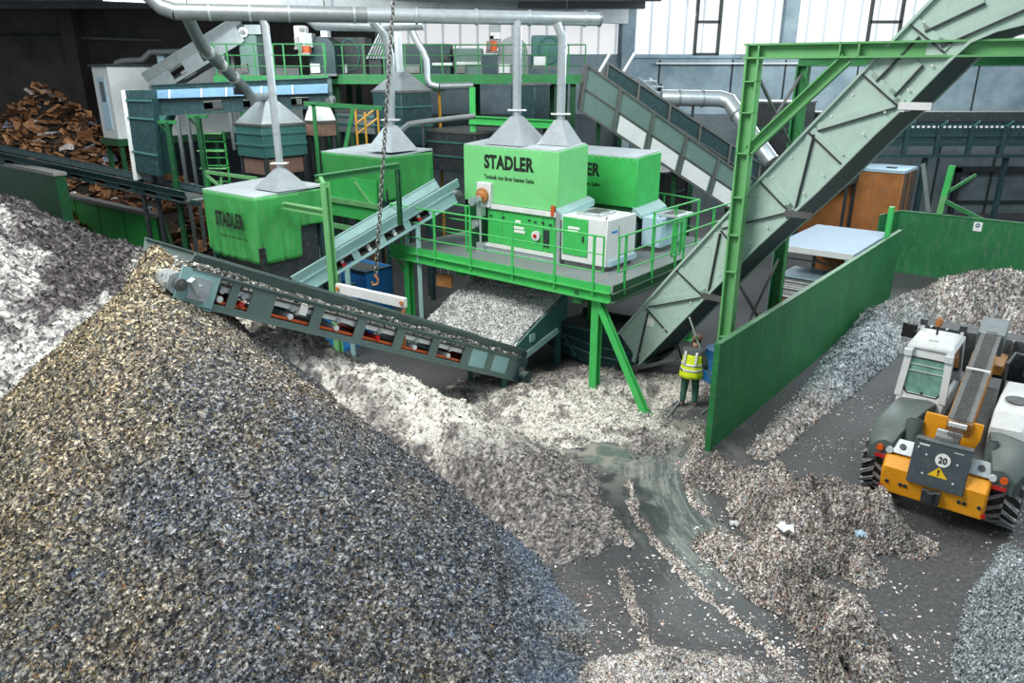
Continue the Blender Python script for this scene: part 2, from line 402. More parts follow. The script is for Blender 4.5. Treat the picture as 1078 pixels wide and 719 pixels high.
# windows: ribbed translucent sheets, bright with daylight
def win_mat():
    m, nt, b = newmat('translucent_daylight_sheet'); N = nt.nodes; L = nt.links
    geo = N.new('ShaderNodeNewGeometry'); sep = N.new('ShaderNodeSeparateXYZ'); L.new(geo.outputs['Position'], sep.inputs[0])
    w = N.new('ShaderNodeMath'); w.operation = 'MULTIPLY'; w.inputs[1].default_value = 1/.9; L.new(sep.outputs['X'], w.inputs[0])
    f = N.new('ShaderNodeMath'); f.operation = 'FRACT'; L.new(w.outputs[0], f.inputs[0])
    r = N.new('ShaderNodeValToRGB'); e = r.color_ramp.elements; e[0].position = 0; e[0].color = lin((150,164,178)); e[1].position = .12; e[1].color = lin((246,248,250))
    x = e.new(.9); x.color = lin((246,248,250)); y = e.new(1.0); y.color = lin((160,174,186)); L.new(f.outputs[0], r.inputs[0])
    b.inputs['Base Color'].default_value = (.3,.31,.32,1); L.new(r.outputs[0], b.inputs['Emission Color']); b.inputs['Emission Strength'].default_value = WIN_E
    return m
WIN_E = .80
WM = win_mat()
def window(n, px0, px1, z0, z1, frames):
    x0, x1 = bx(px0), bx(px1)
    w = struct(MB().box(x0, x1, YB+.12, YB+.2, z0, z1), 'window_%d' % n, WM)
    for (fa, fb) in frames:
        a, b = bx(fa), bx(fb); f = MB(); zt = z1
        f.box(a-.08, a+.08, YB, YB+.12, z0, zt).box(b-.08, b+.08, YB, YB+.12, z0, zt).box(a, b, YB, YB+.12, z0, z0+.14)
        for zz in (bz(23), bz(23)+2.1): f.box(a, b, YB, YB+.12, zz-.07, zz+.07)
        struct(f, 'window_frame', G['dark'], w)
    f = MB().box(x0-.1, x0+.05, YB+.02, YB+.14, z0, z1).box(x1-.05, x1+.1, YB+.02, YB+.14, z0, z1).box(x0, x1, YB+.02, YB+.14, z0-.02, z0+.07)
    struct(f, 'window_edge', W_CONC, w)
ZT = 14.5
window(1, 398, 651, SILL, ZT, [])
window(2, 667, 820, SILL, ZT, [(731, 755)])
window(3, 834, 1000, SILL, ZT, [(911, 943)])
window(4, 1010, 1130, SILL, ZT, [])
struct(MB().box(bx(653), bx(665), YB-.6, YB+.2, 0, ZT), 'trim_5', W_CONC)
struct(MB().box(bx(820), bx(834), YB-.3, YB+.2, SILL, ZT), 'trim_6', W_CONC)
struct(MB().box(bx(1000), bx(1010), YB-.3, YB+.2, SILL, ZT), 'trim_7', W_CONC)
# left side wall with a pier, standing forward of the far wall
YL = 41.4
struct(MB().box(-40, bx(72, YL), YL, YL+.4, 0, 14.5), 'wall_left', W_DARK)
struct(MB().box(bx(74, YL), bx(88, YL), YL-.5, YL+.5, 0, 14.5), 'trim_8', wall_mat('pier_concrete', (52,50,48), (74,72,68)))
struct(MB().box(-40, bx(74, YL), YL-.12, YL, bz(38, YL), bz(35, YL)), 'trim_9', W_SEAM)
struct(MB().tube([(bx(88), YB-.4, bz(40)), (bx(176), YB-.4, bz(43))], .07, 8), 'trim_10', G['galvdark'])
# roof: beams and dark soffit, high rooflight strip over the near part
struct(MB().box(-40, bx(665), 31.5, YB+.4, 10.55, 10.8), 'ceiling', W_SOFF)
rb = MB()
for y in (33, 37): rb.box(-40, bx(660), y, y+.4, 10.15, 10.56)
struct(rb, 'trim_11', W_SOFF)
struct(MB().box(bx(660)-.1, 45, 31.5, YB+.4, ZT, ZT+.3), 'ceiling_right', W_DARK)
fb = MB(); a = at(505, 26, Y=30); b = at(661, 29, Y=YB-.6)
fb.prism([(a.x-12, 26.5, 9.62), (a.x-12, 26.5, 10.56), (b.x, YB-.6, 10.56), (b.x, YB-.6, 9.75)], (0, .5, 0))
struct(fb, 'trim_12', W_FASC)
# ---------------------------------------------------------------- heaps of shredded material
def clumps(x, y, seed, a=.10, s=.35):
    return a*fbm(x, y, s, 4, seed, .6) + a*1.1*fbm(x, y, 1.6, 2, seed+5)
AP = (-5.9, 11.75, 4.4)
def h_main(x, y):
    dx, dy = x-AP[0], y-AP[1]; r = np.hypot(dx, dy); th = np.arctan2(dy, dx)
    rr = np.sqrt(r*r+.12)
    sl = np.interp(np.degrees(th), [-180,-135,-90,-40,-30,-16,10,60,120,180], [.96,.77,.57,.545,.555,.67,1.0,1.06,1.04,.96]) + .04*fbm(np.cos(th)*4, np.sin(th)*4, 1, 3, 3)
    h = np.maximum(AP[2]+.22 - sl*rr, 4.95 - 1.45*np.sqrt((x+5.8)**2+(y-11.95)**2+.01))
    g = vnoise(th*9, r*.25, 1, 9)
    return h + .12*g*ramp(r, .5, 3) + clumps(x, y, 21, .10, .3) + .035*fbm(x, y, .09, 2, 23)
def c_main(V, fl=False):
    n = len(V); x, y, z = V[:,0], V[:,1], V[:,2]
    c = pal([(214,210,202),(150,148,146),(84,86,90),(40,44,50),(166,150,116),(120,134,156),(238,238,236),(118,102,84),(92,120,160),(176,130,80)],
            [14,26,30,20,7,6,3.5 if not fl else 8,6,.25,.2], n, .22)
    t = ramp(.30*(-x-4.6) + .55*(z-2.6) + 1.3*fbm(x, y, 2.2, 3, 4), -.5, 1.2)[:,None]      # tan fresh material from the belt; its falloff also paints the right flank's shade
    s = ramp(fbm(x, y, 1.4, 4, 8), -.2, .45)[:,None]
    tan = np.array([1.2,1.07,.76]); cold = np.array([.58,.65,.75]); warm = np.array([.92,.85,.76])
    foot = (ramp(.75-z, 0, .5)*ramp(x+y*.15, .2, 1.6)*ramp(fbm(x, y, .8, 3, 12), -.3, .2))[:,None]
    c = c*(1-foot*.7) + foot*.7*pal([(176,190,206),(132,146,162),(214,222,228)], [3,3,1], n, .2)
    return c*(t*tan + (1-t)*(cold*(1-s)+warm*s))*.92
heap('shredded_waste_pile', 'tall cone of tan and grey shredded waste filling the lower left', 'pile', (-13.5, 2.6, 1.6, 17.5), .03, h_main, c_main, 260000, (.005,.021), .03)

WP = [(-7.4,16.4,3.2,2.5), (-5.5,14.5,3.4,3.1), (-4.4,13.8,3.4,2.7), (-2.9,13.4,3.2,2.15), (-1.4,13.2,2.8,1.4), (-.2,12.6,2.2,.75), (.7,11.6,1.5,.22)]
def h_white(x, y):
    a = ridge(x, y, WP, rnd=.5)
    b = ridge(x, y, [(.4,16.5,2.0,.32), (2.0,16.0,1.9,.2), (2.6,14.9,1.2,.1)], rnd=.2)
    c = ridge(x, y, [(2.1,17.6,1.2,.3), (4.2,17.3,.9,.25)], rnd=.2)
    h = np.maximum(a, np.maximum(b, c))
    g = clumps(x, y, 31, .26, .5)*ramp(h, -.1, .5) + .07*fbm(x, y, .2, 3, 33)
    p = at(638, 478, 0); q = at(672, 520, 0)
    cut = np.minimum(np.hypot(x-p.x, y-p.y)-.55, np.hypot(x-q.x, y-q.y)-.75)
    return np.where(cut < .25, np.minimum(h+g, cut*.4), h+g)
def c_white(V, fl=False):
    n = len(V); x, y, z = V[:,0], V[:,1], V[:,2]
    w = pal([(246,244,236),(226,222,212),(198,194,184),(120,114,108),(70,66,66)], [42,34,20,7,5], n, .12)
    g = pal([(150,144,140),(112,108,108),(84,82,84),(190,186,180),(60,58,60)], [30,30,18,14,8], n, .2)
    d = fbm(x, y, 1.5, 5, 44, .62)
    front = 1-ramp((y-13.0) - .1*(x+1) + 2.0*d + .35*(-x-2), -1.3, .1); front = 1-front                # loader side darker and trampled
    spots = ramp(fbm(x, y, .38, 4, 45, .65), .14, .24)
    k = np.clip(front - spots*.85, 0, 1)[:,None]
    far = ramp(y, 16.9, 17.8)[:,None]*.8
    k = k*(1-far)
    return w*k + g*(1-k)
heap('pale_shredded_pile', 'long white and grey drift of shredded material lying under the discharge conveyor', 'pile', (-10.5, 5.6, 8.6, 21.5), .045, h_white, c_white, 60000, (.006,.026), .04, mat='flakes_soft')

def h_left(x, y):
    dx, dy = x+14.2, y-19.6; r = np.hypot(dx, dy)
    a = 4.75 - .60*np.sqrt(r*r+.6) + .008*np.maximum(r-4,0)**2
    b = ridge(x, y, [(-22,24,7,4.9), (-14.5,20.2,6.8,4.55)], rnd=.4)
    return np.maximum(a, b) + clumps(x, y, 51, .34, .6) + .07*fbm(x, y, .22, 2, 52)
def c_left(V, fl=False):
    n = len(V); x, y, z = V[:,0], V[:,1], V[:,2]
    w = pal([(236,236,232),(206,206,202),(160,160,160),(84,84,90)], [34,32,22,12], n, .15)
    g = pal([(112,106,108),(78,74,80),(58,54,60),(150,146,146)], [28,34,26,12], n, .2)
    k = ramp(1.0*(19.6-y) + .30*(-(x+14)) + 2.6*fbm(x, y, 1.2, 5, 55, .65) , -.1, 1.0)
    k = np.clip(k - ramp(fbm(x, y, .5, 4, 57, .65), .08, .3)*.8, 0, 1)[:,None]
    return w*k + g*(1-k)
heap('pale_flake_pile', 'white-flecked grey heap at the left edge below the low green wall', 'pile', (-24, -6.5, 11.5, 27.5), .065, h_left, c_left, 70000, (.015,.05), .06, mat='flakes_far')

def rub(V, fl=False, a=None):
    n = len(V); x, y = V[:,0], V[:,1]
    c = pal([(206,200,194),(160,154,148),(112,106,102),(74,70,70),(236,236,236),(188,150,136),(120,150,176)], [24,28,22,14,9 if not fl else 16,3,1.2], n, .25)
    s = ramp(fbm(x, y, .7, 4, 61), -.25, .3)[:,None]
    return c*(.74+.72*s)*np.array([1.0,.985,.96])
def rub_white(V, fl=False):
    return np.clip(rub(V, fl)*1.15+.08*np.array([.9,1,1.1]), 0, 1)
def rub_blue(V, fl=False):
    n = len(V); c = pal([(224,230,232),(180,192,198),(128,140,148),(78,86,94)], [30,32,24,14], n, .2)
    s = ramp(fbm(V[:,0], V[:,1], 1.0, 4, 71), -.3, .3)[:,None]; return c*(.7+.5*s)
R1 = [[gp(752,505,.5,.3), gp(795,515,.7,.48), gp(850,535,.8,.5), gp(915,560,.75,.42), gp(955,575,.4,.15)],
      [gp(800,540,.6,.4), gp(840,590,.7,.45), gp(900,600,.5,.3)],
      [gp(840,560,.6,.4), gp(858,620,.7,.45), gp(880,665,.65,.45), gp(905,725,.65,.4)],
      [gp(760,575,.35,.12), gp(800,610,.5,.3), gp(850,640,.6,.4)],
      [gp(738,468,.16,.1), gp(733,450,.12,.06)]]
def h_rub(x, y):
    h = np.full(x.shape, -9.)
    for r in R1: h = np.maximum(h, ridge(x, y, r, rnd=.6))
    return h*1.0 + (clumps(x, y, 81, .36, .42) + .12*np.abs(fbm(x, y, .28, 2, 84)))*ramp(h, -.25, .3) + .05*fbm(x, y, .15, 2, 82)
heap('scraped_rubble_drift', 'lumpy ridge of scraped white and brown shreds on the floor behind the loader', 'pile', (1.5, 7.6, 6.3, 15.4), .028, h_rub, rub, 60000, (.005,.022), .04)

R2 = [[gp(800,478,.35,.22), gp(850,430,.5,.35), gp(880,402,.7,.5), gp(905,375,.9,.7), gp(930,345,1.2,.8), (12.2,20.6,1.6,.9)],
      [(12.4,22.2,1.7,1.0), (14.4,22.6,2.4,1.6), (18.5,21.4,3.0,2.0), (24,19,3.5,2.3)], [(13.0,20.5,2.0,.7),(17,18.5,2.6,1.0)]]
def h_rub2(x, y):
    h = np.full(x.shape, -9.)
    for r in R2: h = np.maximum(h, ridge(x, y, r, rnd=.5))
    u = (x-4.13)*WV.x + (y-14.0)*WV.y
    return np.where(u > .08, h + clumps(x, y, 91, .2, .45)*ramp(h, -.15, .5) + .04*fbm(x, y, .2, 2, 92), -1)
def c_rub2(V, fl=False):
    a = rub(V, fl); b = rub_blue(V, fl); k = ramp(V[:,1]-15.0 + 1.5*fbm(V[:,0], V[:,1], 1.2, 3, 93), 0, 2.2)[:,None]
    k = k*ramp(V[:,0]+V[:,1]*.2, 17.5, 14.5)[:,None]
    return (a*(1-k)+b*k)*.92
heap('bunker_shred_pile', 'grey shredded heap pushed against the green bunker wall ahead of the loader', 'pile', (4, 24, 12.5, 26.5), .05, h_rub2, c_rub2, 60000, (.008,.03), .04)
R3 = [[gp(1075,585,.35,.15), gp(1078,650,.8,.5), gp(1082,720,1.0,.8)], [gp(1090,690,1.0,.9), gp(1120,760,1.3,1.0)]]
def h_r3(x, y):
    h = np.full(x.shape, -9.)
    for r in R3: h = np.maximum(h, ridge(x, y, r, rnd=.5))
    return h + clumps(x, y, 95, .12, .3)*ramp(h, -.1, .3)
heap('white_shred_pile', 'white shredded heap in the lower right corner beside the loader track', 'pile', (4.2, 8.4, 4.6, 11.5), .028, h_r3, rub_blue, 30000, (.005,.02), .03)
R4 = [[gp(690,708,.5,.3), gp(760,712,.5,.25), gp(830,735,.5,.25)], [gp(660,740,.9,.5), gp(740,750,.8,.5)]]
def h_r4(x, y):
    h = np.full(x.shape, -9.)
    for r in R4: h = np.maximum(h, ridge(x, y, r, rnd=.5))
    return h + clumps(x, y, 97, .15, .25)*ramp(h, -.1, .3)
heap('floor_shred_pile', 'low white shredded heap at the bottom edge right of the tall cone', 'pile', (.2, 4.2, 5.4, 8.6), .024, h_r4, rub_white, 20000, (.005,.018), .03)
# broken curved line of sweepings along the wiped floor
sw = [[gp(662,508,.07,.05), gp(668,540,.1,.07), gp(690,570,.08,.05), gp(718,600,.12,.07), gp(745,632,.09,.05)],
      [gp(612,520,.1,.05), gp(640,548,.1,.05), gp(662,572,.07,.04)], [gp(735,470,.16,.12), gp(722,500,.1,.08), gp(728,530,.08,.05), gp(760,552,.06,.03)],
      [gp(655,600,.05,.03), gp(665,640,.06,.03), gp(690,690,.1,.05)], [gp(745,632,.08,.04), gp(800,670,.09,.05), gp(830,700,.1,.05)]]
def h_sw(x, y):
    h = np.full(x.shape, -9.)
    for r in sw: h = np.maximum(h, ridge(x, y, r, rnd=.4))
    return np.where(h > -.05, h + .10*fbm(x, y, .2, 3, 99), -1)
heap('sweepings_trail', 'thin broken trail of sweepings curving across the wiped floor', 'sweepings', (.6, 4.6, 6.5, 15.5), .022, h_sw, rub, 9000, (.005,.02), .02)
def chips():
    n = 26000; vs = []
    px = np.concatenate([RNG.uniform(560, 1078, n//2), RNG.normal(880, 110, n//2)]); py = RNG.uniform(415, 719, n)
    a = (px-CX)/FPX; b = (py-CY)/FPX; t = -CAM_H/(-SP-b*CP); x = a*t; y = (CP-b*SP)*t
    keep = (fbm(x, y, 1.1, 4, 101) + RNG.normal(0, .25, n) > .12) & (np.hypot(x-at(640,478,0).x, y-at(640,478,0).y) > .8) & (np.hypot(x-at(670,525,0).x, y-at(670,525,0).y) > 1.0)
    x, y = x[keep], y[keep]; n = len(x)
    P = np.stack([x, y, np.full(n, .006)], 1); th = RNG.random(n)*2*PI
    s = .006 + .022*RNG.random(n)**4
    u = np.stack([np.cos(th)*s, np.sin(th)*s, (RNG.random(n)-.5)*s*.6], 1); w = np.stack([-np.sin(th)*s*.6, np.cos(th)*s*.6, (RNG.random(n)-.5)*s*.6], 1)
    V = np.stack([P-u-w, P+u-w, P+u+w, P-u+w], 1).reshape(-1,3); V[:,2] = np.maximum(V[:,2], .002)
    C = np.repeat(rub_white(P, True), 4, 0)
    me = bpy.data.meshes.new('floor_chips'); me.from_pydata(V.tolist(), [], np.arange(n*4).reshape(n,4).tolist())
    at_ = me.attributes.new('tint', 'FLOAT_COLOR', 'POINT'); at_.data.foreach_set('color', np.concatenate([np.clip(C,0,1), np.ones((len(C),1))], 1).astype(np.float32).ravel())
    me.materials.append(MATS['flakes']); o = bpy.data.objects.new('floor_chips', me); COL.objects.link(o)
    tag(o, 'loose white chips scattered over the dark floor', 'chips', None, 'stuff')
chips()
# sheets of plastic film lying on the rubble
def scrap(px, py, w, l, z, mat, label, name='plastic_scrap', cat='scrap'):
    p = at(px, py, z); m = MB(frame(p.x, p.y, z, random.uniform(0, 3))); n = 4
    vs = [(w*(i/n-.5), l*(j/n-.5)*(1-.3*(i/n)), .05*math.sin(i*1.7+j*2.1)+.04) for j in range(n+1) for i in range(n+1)]
    fs = [(j*(n+1)+i, j*(n+1)+i+1, (j+1)*(n+1)+i+1, (j+1)*(n+1)+i) for j in range(n) for i in range(n)]
    m.add(vs, fs); m.add([(x,y,zz-.012) for x,y,zz in vs], [f[::-1] for f in fs])
    solo(m, name, mat, label, cat, 'film scraps on the rubble')
scrap(827, 557, .2, .3, .42, G['paper'], 'pointed white film scrap standing on the rubble, highest of the film scraps')
scrap(906, 564, .16, .16, .42, G['whiteblue'], 'small pale blue film scrap on the rubble near the loader bumper')
scrap(888, 640, .28, .14, .45, G['teallight'], 'long pale film scrap on the rubble toward the bottom edge')
scrap(773, 553, .15, .1, .02, G['paper'], 'small white film scrap on bare floor left of the rubble')
scrap(888, 700, .22, .06, .42, G['black'], 'dark strip lying on the rubble at the bottom edge')

# ---------------------------------------------------------------- cardboard mountain at the back left
def card_heap(name, label, cx, cy, rx, ry, h, n, dark=1.0):
    V = []; Q = []; C = []
    def hh(x, y): 
        d = math.hypot((x-cx)/rx, (y-cy)/ry); return h*max(-.1, (1.05-d))
    res = .5; nx = int(2*rx/res)+1; ny = int(2*ry/res)+1
    for j in range(ny):
        for i in range(nx):
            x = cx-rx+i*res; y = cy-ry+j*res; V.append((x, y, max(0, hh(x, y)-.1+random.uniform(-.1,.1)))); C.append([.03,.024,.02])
    for j in range(ny-1):
        for i in range(nx-1): Q.append((j*nx+i, j*nx+i+1, (j+1)*nx+i+1, (j+1)*nx+i))
    pc = [lin(c)[:3] for c in ((176,130,92),(142,98,64),(116,78,52),(190,146,106),(92,64,46),(212,206,204),(232,234,238),(150,160,180),(70,52,42))]
    for k in range(n):
        a = random.uniform(0, 2*PI); r = math.sqrt(random.random()); x = cx+rx*r*math.cos(a); y = cy+ry*r*math.sin(a); z = hh(x, y)
        if z < 0: continue
        w, l = random.uniform(.15,.6), random.uniform(.2,.75)
        if random.random() < .4: w *= .5; l *= .5
        R = Euler((random.gauss(0,.5), random.gauss(0,.5)+.2, random.uniform(0,6.3))).to_matrix(); p = Vector((x, y, z+random.uniform(0,.18)))
        c = random.choices(pc, (20,22,16,12,16,4,3,2,8))[0]; j = random.uniform(.75,1.2)*dark
        b = len(V); f = random.uniform(-.12,.25); t = .02
        loc = [(-w/2,-l/2,0),(0,-l/2,f*w),(w/2,-l/2,0),(-w/2,l/2,0),(0,l/2,f*w),(w/2,l/2,0)]
        for dz in (0, -t):
            for q in loc: V.append(tuple(p + R @ Vector((q[0], q[1], q[2]+dz)))); C.append([v*j for v in c])
        Q += [(b,b+1,b+4,b+3),(b+1,b+2,b+5,b+4),(b+9,b+10,b+7,b+6),(b+10,b+11,b+8,b+7),(b,b+6,b+7,b+1),(b+1,b+7,b+8,b+2),(b+3,b+4,b+10,b+9),(b+4,b+5,b+11,b+10)]
    me = bpy.data.meshes.new(name); me.from_pydata([(x-cx, y-cy, z) for x, y, z in V], [], Q)
    at_ = me.attributes.new('tint', 'FLOAT_COLOR', 'POINT'); at_.data.foreach_set('color', np.concatenate([np.clip(np.array(C),0,1), np.ones((len(C),1))], 1).astype(np.float32).ravel())
    me.materials.append(MATS['flakes']); o = bpy.data.objects.new(name, me); COL.objects.link(o); o.location = (cx, cy, 0)
    tag(o, label, 'pile', None, 'stuff')
card_heap('cardboard_heap', 'tall heap of brown waste cardboard against the dark wall at back left', -21.6, 36.4, 8.2, 4.6, 6.5, 3600, 1.25)
card_heap('mixed_paper_heap', 'low strip of mixed paper and cardboard behind the low green wall', -16.3, 33.2, 4.6, 1.9, 3.0, 600)
# ---------------------------------------------------------------- lettering
_txt = {}
def text_mb(s, bold=.02):
    if s not in _txt:
        cu = bpy.data.curves.new('lettering', 'FONT'); cu.body = s; cu.size = 1; cu.offset = bold; cu.resolution_u = 3; cu.extrude = .02; cu.space_character = 1.06
        o = bpy.data.objects.new('lettering', cu); COL.objects.link(o); bpy.context.view_layer.update()
        me = bpy.data.meshes.new_from_object(o.evaluated_get(bpy.context.evaluated_depsgraph_get()))
        vs = [v.co.copy() for v in me.vertices]; fs = [tuple(p.vertices) for p in me.polygons]
        bpy.data.objects.remove(o); bpy.data.curves.remove(cu); bpy.data.meshes.remove(me)
        x0, x1 = min(v.x for v in vs), max(v.x for v in vs); y0, y1 = min(v.y for v in vs), max(v.y for v in vs)
        _txt[s] = ([((v.x-x0)/(x1-x0), (v.y-y0)/(y1-y0), v.z) for v in vs], fs)
    return _txt[s]
def lettering(s, F, x0, x1, z0, z1, y, parent, mat=None, name='lettering', bold=.02, label=None, thick=.15):
    """letters standing in the local x-z plane at depth y of frame F, read from -y"""
    vs, fs = text_mb(s, bold); m = MB(F)
    m.add([(x0+a*(x1-x0), y-.006-c*thick, z0+b*(z1-z0)) for a, b, c in vs], fs)
    return part(m, name, mat or G['ink'], parent, label, smooth=0)

PF = frame(-3.49, 21.25)                 # the sorting platform: x along its front, y away from us
def pw(x, y, z=0): return PF @ Vector((x, y, z))
DK = 2.7
# ---------------------------------------------------------------- platform
plat = thing('sorting_platform', 'bright green steel platform with railings carrying the green screening machines', 'platform', pw(3.7, 3.4, 0))
PL = 7.42
part(MB(PF).box(.02, PL-.02, .02, 6.9, DK-.05, DK).box(PL, 7.45, .0, .02, DK-.06, DK), 'deck', G['deck'], plat)
m = MB(PF)
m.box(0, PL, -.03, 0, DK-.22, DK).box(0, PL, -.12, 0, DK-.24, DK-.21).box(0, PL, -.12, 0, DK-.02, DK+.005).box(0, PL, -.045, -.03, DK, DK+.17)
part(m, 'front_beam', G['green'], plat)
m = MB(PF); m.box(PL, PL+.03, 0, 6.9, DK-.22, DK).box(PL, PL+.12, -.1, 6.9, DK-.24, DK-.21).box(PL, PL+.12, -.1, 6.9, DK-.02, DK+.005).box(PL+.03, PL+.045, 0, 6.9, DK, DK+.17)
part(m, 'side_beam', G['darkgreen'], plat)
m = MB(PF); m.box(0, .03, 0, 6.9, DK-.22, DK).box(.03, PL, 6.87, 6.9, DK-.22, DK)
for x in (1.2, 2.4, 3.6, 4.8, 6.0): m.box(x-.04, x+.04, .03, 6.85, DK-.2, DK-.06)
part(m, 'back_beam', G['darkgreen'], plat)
for i, (x, y) in enumerate(((.55,.14),(2.05,1.3),(6.95,.16),(5.0,3.0),(.55,5.0),(2.2,5.2),(6.95,5.2),(2.3,1.75))):
    m = MB(PF).ibeam((x,y,0), (x,y,DK-.22), .2, .2, .035, up=(0,1,0)); m.box(x-.15,x+.15,y-.15,y+.15,0,.025)
    part(m, 'leg', G['green'], plat, split=True)
m = MB(PF); m.ibeam((7.0,.12,DK-.3), (8.55,-.12,.04), .15, .16, .03, up=(0,1,0)); m.box(8.4,8.75,-.28,.05,0,.03)
part(m, 'brace', G['green'], plat, split=True)
part(MB(PF).tube([(.1,.1,DK-.3),(.55,.14,DK-.95)], .035, 8), 'brace', G['green'], plat, split=True)
part(MB(PF).box(6.35,6.6,-.02,.3,DK-.42,DK-.24).box(6.42,6.54,-.04,.1,DK-.24,DK-.1), 'junction_box', G['postgreen'], plat, split=True)
part(MB(PF).box(2.45,2.7,.1,.35,DK-.42,DK-.24), 'junction_box', G['postgreen'], plat, split=True)
RH = 1.28
def railing(F, parent, pts, posts, z, h=RH, r=.024, mids=(.36,.68), mat='green', ends=(), lower=True):
    rl = part(MB(F).tube([(x,y,z+h) for x,y in pts], r, 8), 'railing', G[mat], parent)
    m = MB(F)
    for k in mids: m.tube([(x,y,z+h*k) for x,y in pts], r*.75, 6)
    part(m, 'mid_rail', G[mat], rl, split=True)
    for (x,y) in posts:
        part(MB(F).box(x-.028,x+.028,y-.02,y+.02,z-.12,z+h), 'post', G[mat], rl, split=True)
    for (x,y) in ends:
        part(MB(F).tube([(x,y,z+h*.36),(x,y,z+h)], r, 8), 'end_loop', G[mat], rl)
    return rl
railing(PF, plat, [(.15,-.06),(7.2,-.06)], [(.52,-.07),(1.85,-.07),(3.15,-.07),(4.55,-.07),(5.85,-.07),(6.95,-.07)], DK, ends=[(.15,-.06),(7.2,-.06)])
railing(PF, plat, [(PL+.06,.15),(PL+.06,3.15)], [(PL+.06,.45),(PL+.06,1.75),(PL+.06,2.95)], DK, ends=[(PL+.06,.15),(PL+.06,3.15)])
railing(PF, plat, [(PL+.06,3.25),(PL+.06,6.8)], [(PL+.06,3.4),(PL+.06,5.1),(PL+.06,6.75)], DK, ends=[(PL+.06,3.25)])
railing(PF, plat, [(.62,1.05),(2.12,1.05)], [(.75,1.05),(2.0,1.05)], DK, ends=[(.62,1.05),(2.12,1.05)])
railing(PF, plat, [(.05,.02),(.05,1.1)], [(.05,.03),(.05,1.0)], DK, ends=[(.05,.02)])
railing(PF, plat, [(6.55,3.4),(6.55,6.1),(4.8,6.6)], [(6.55,3.45),(6.55,4.7),(6.55,6.1),(5.2,6.5)], DK)
m = MB(PF)
for (a,b) in (((PL+.06,2.72),(PL+.06,3.12)),):
    for z in (DK+.35, DK+1.2): m.tube([(PL+.06,2.75,z),(PL+.06,3.2,z)], .03, 8)
    for y in (2.75,3.2): m.tube([(PL+.06,y,DK+.35),(PL+.06,y,DK+1.2)], .03, 8)
part(m, 'gate', G['green'], plat)

# ---------------------------------------------------------------- screening machine under the lettered hood
def hood_machine(x0, x1, y0, y1, z0, z1, label, letters, bodymat='hoodgreen'):
    t = thing('screening_machine', label, 'machine', pw((x0+x1)/2, (y0+y1)/2, DK))
    rise = .09
    m = MB(PF); m.add([(x0,y0,z0),(x1,y0,z0),(x1,y1,z0),(x0,y1,z0),(x0,y0,z1),(x1,y0,z1),(x1,y1,z1+rise),(x0,y1,z1+rise)],
        [(0,3,2,1),(4,5,6,7),(0,1,5,4),(1,2,6,5),(2,3,7,6),(3,0,4,7)])
    h = part(m, 'hood', G[bodymat], t, bevel=.012)
    m = MB(PF); n = 5
    for k in range(n):
        a = x0+.03+(x1-x0-.06)*k/n; b = x0+.03+(x1-x0-.06)*(k+.96)/n
        m.add([(a,y0+.02,z1+.005),(b,y0+.02,z1+.005),(b,y1-.02,z1+rise+.005),(a,y1-.02,z1+rise+.005),(a,y0+.02,z1+.035),(b,y0+.02,z1+.035),(b,y1-.02,z1+rise+.035),(a,y1-.02,z1+rise+.035)],
              [(0,3,2,1),(4,5,6,7),(0,1,5,4),(1,2,6,5),(2,3,7,6),(3,0,4,7)])
    part(m, 'roof_strips', G['hoodroof'], h)
    m = MB(PF)
    for k in range(14):
        xx = x0+.1+(x1-x0-.2)*k/13; m.cyl((xx, y0-.006, z1-.05), .012, .012, (0,1,0), 6)
    part(m, 'rivets', G['white'], h)
    if letters:
        w = x1-x0
        lettering('STADLER', PF, x0+letters[0], x0+letters[1], z1-.58, z1-.20, y0, h, bold=.045)
        lettering('Technik von ihrer besten Seite', PF, x0+letters[0], x0+letters[1], z1-.86, z1-.74, y0, h, bold=.02)
    return t, h
t1, h1 = hood_machine(1.55, 4.79, 1.49, 2.85, 4.06, 5.57, 'green lettered screening machine at the platform front, both extraction hoods on its roof', (.76, 2.47))
# its lower body
m = MB(PF).box(2.4, 4.72, 1.5, 2.8, DK+.05, 3.92); part(m, 'body', G['hoodgreen'], t1, bevel=.01)
m = MB(PF)
for a, b in ((2.44,2.95),(2.99,4.35),(4.38,4.70)): m.box(a, b, 1.47, 1.5, 2.98, 3.86)
pn = part(m, 'access_panel', G['green'], t1, split=True)
m = MB(PF)
for x, z in ((2.55,3.72),(3.0,3.72),(3.9,3.74),(4.1,3.72),(4.35,3.73),(4.6,3.7)): m.box(x-.04,x+.04,1.45,1.475,z-.025,z+.025)
part(m, 'latch', G['dark'], pn, split=True)
m = MB(PF).box(4.38,4.56,1.44,1.475,3.1,3.55); part(m, 'opening', G['dark'], pn)
m = MB(PF); m.box(3.42,3.6,1.46,1.475,3.62,3.7); 
for k in range(2): m.box(3.36+.02*k,3.72+.03*k,1.46,1.475,3.36+.1*(1-k),3.43+.1*(1-k))
part(m, 'maker_plate', G['paper'], pn, 'white printed maker plates')
m = MB(PF).cyl((4.16,1.42,3.37), .13, .08, (0,1,0), 20); g_ = part(m, 'dial', G['white'], t1)
part(MB(PF).cyl((4.16,1.37,3.37), .05, .06, (0,1,0), 12), 'dial_hub', G['red'], g_)
part(MB(PF).box(2.35, 4.8, 1.40, 2.85, 3.93, 4.05).box(2.35,4.78,1.38,1.5,2.86,2.94), 'rim', G['white'], t1, split=True)
part(MB(PF).box(2.2, 4.75, 1.42, 2.8, DK, DK+.14), 'base_frame', G['galv'], t1)
part(MB(PF).cyl((4.86,1.46,3.4), .075, 1.36, (0,0,1), 14), 'column', G['galv'], t1)
part(MB(PF).cyl((4.70,1.42,4.09), .06, .26, (0,0,1), 12), 'damper', G['orange'], t1)
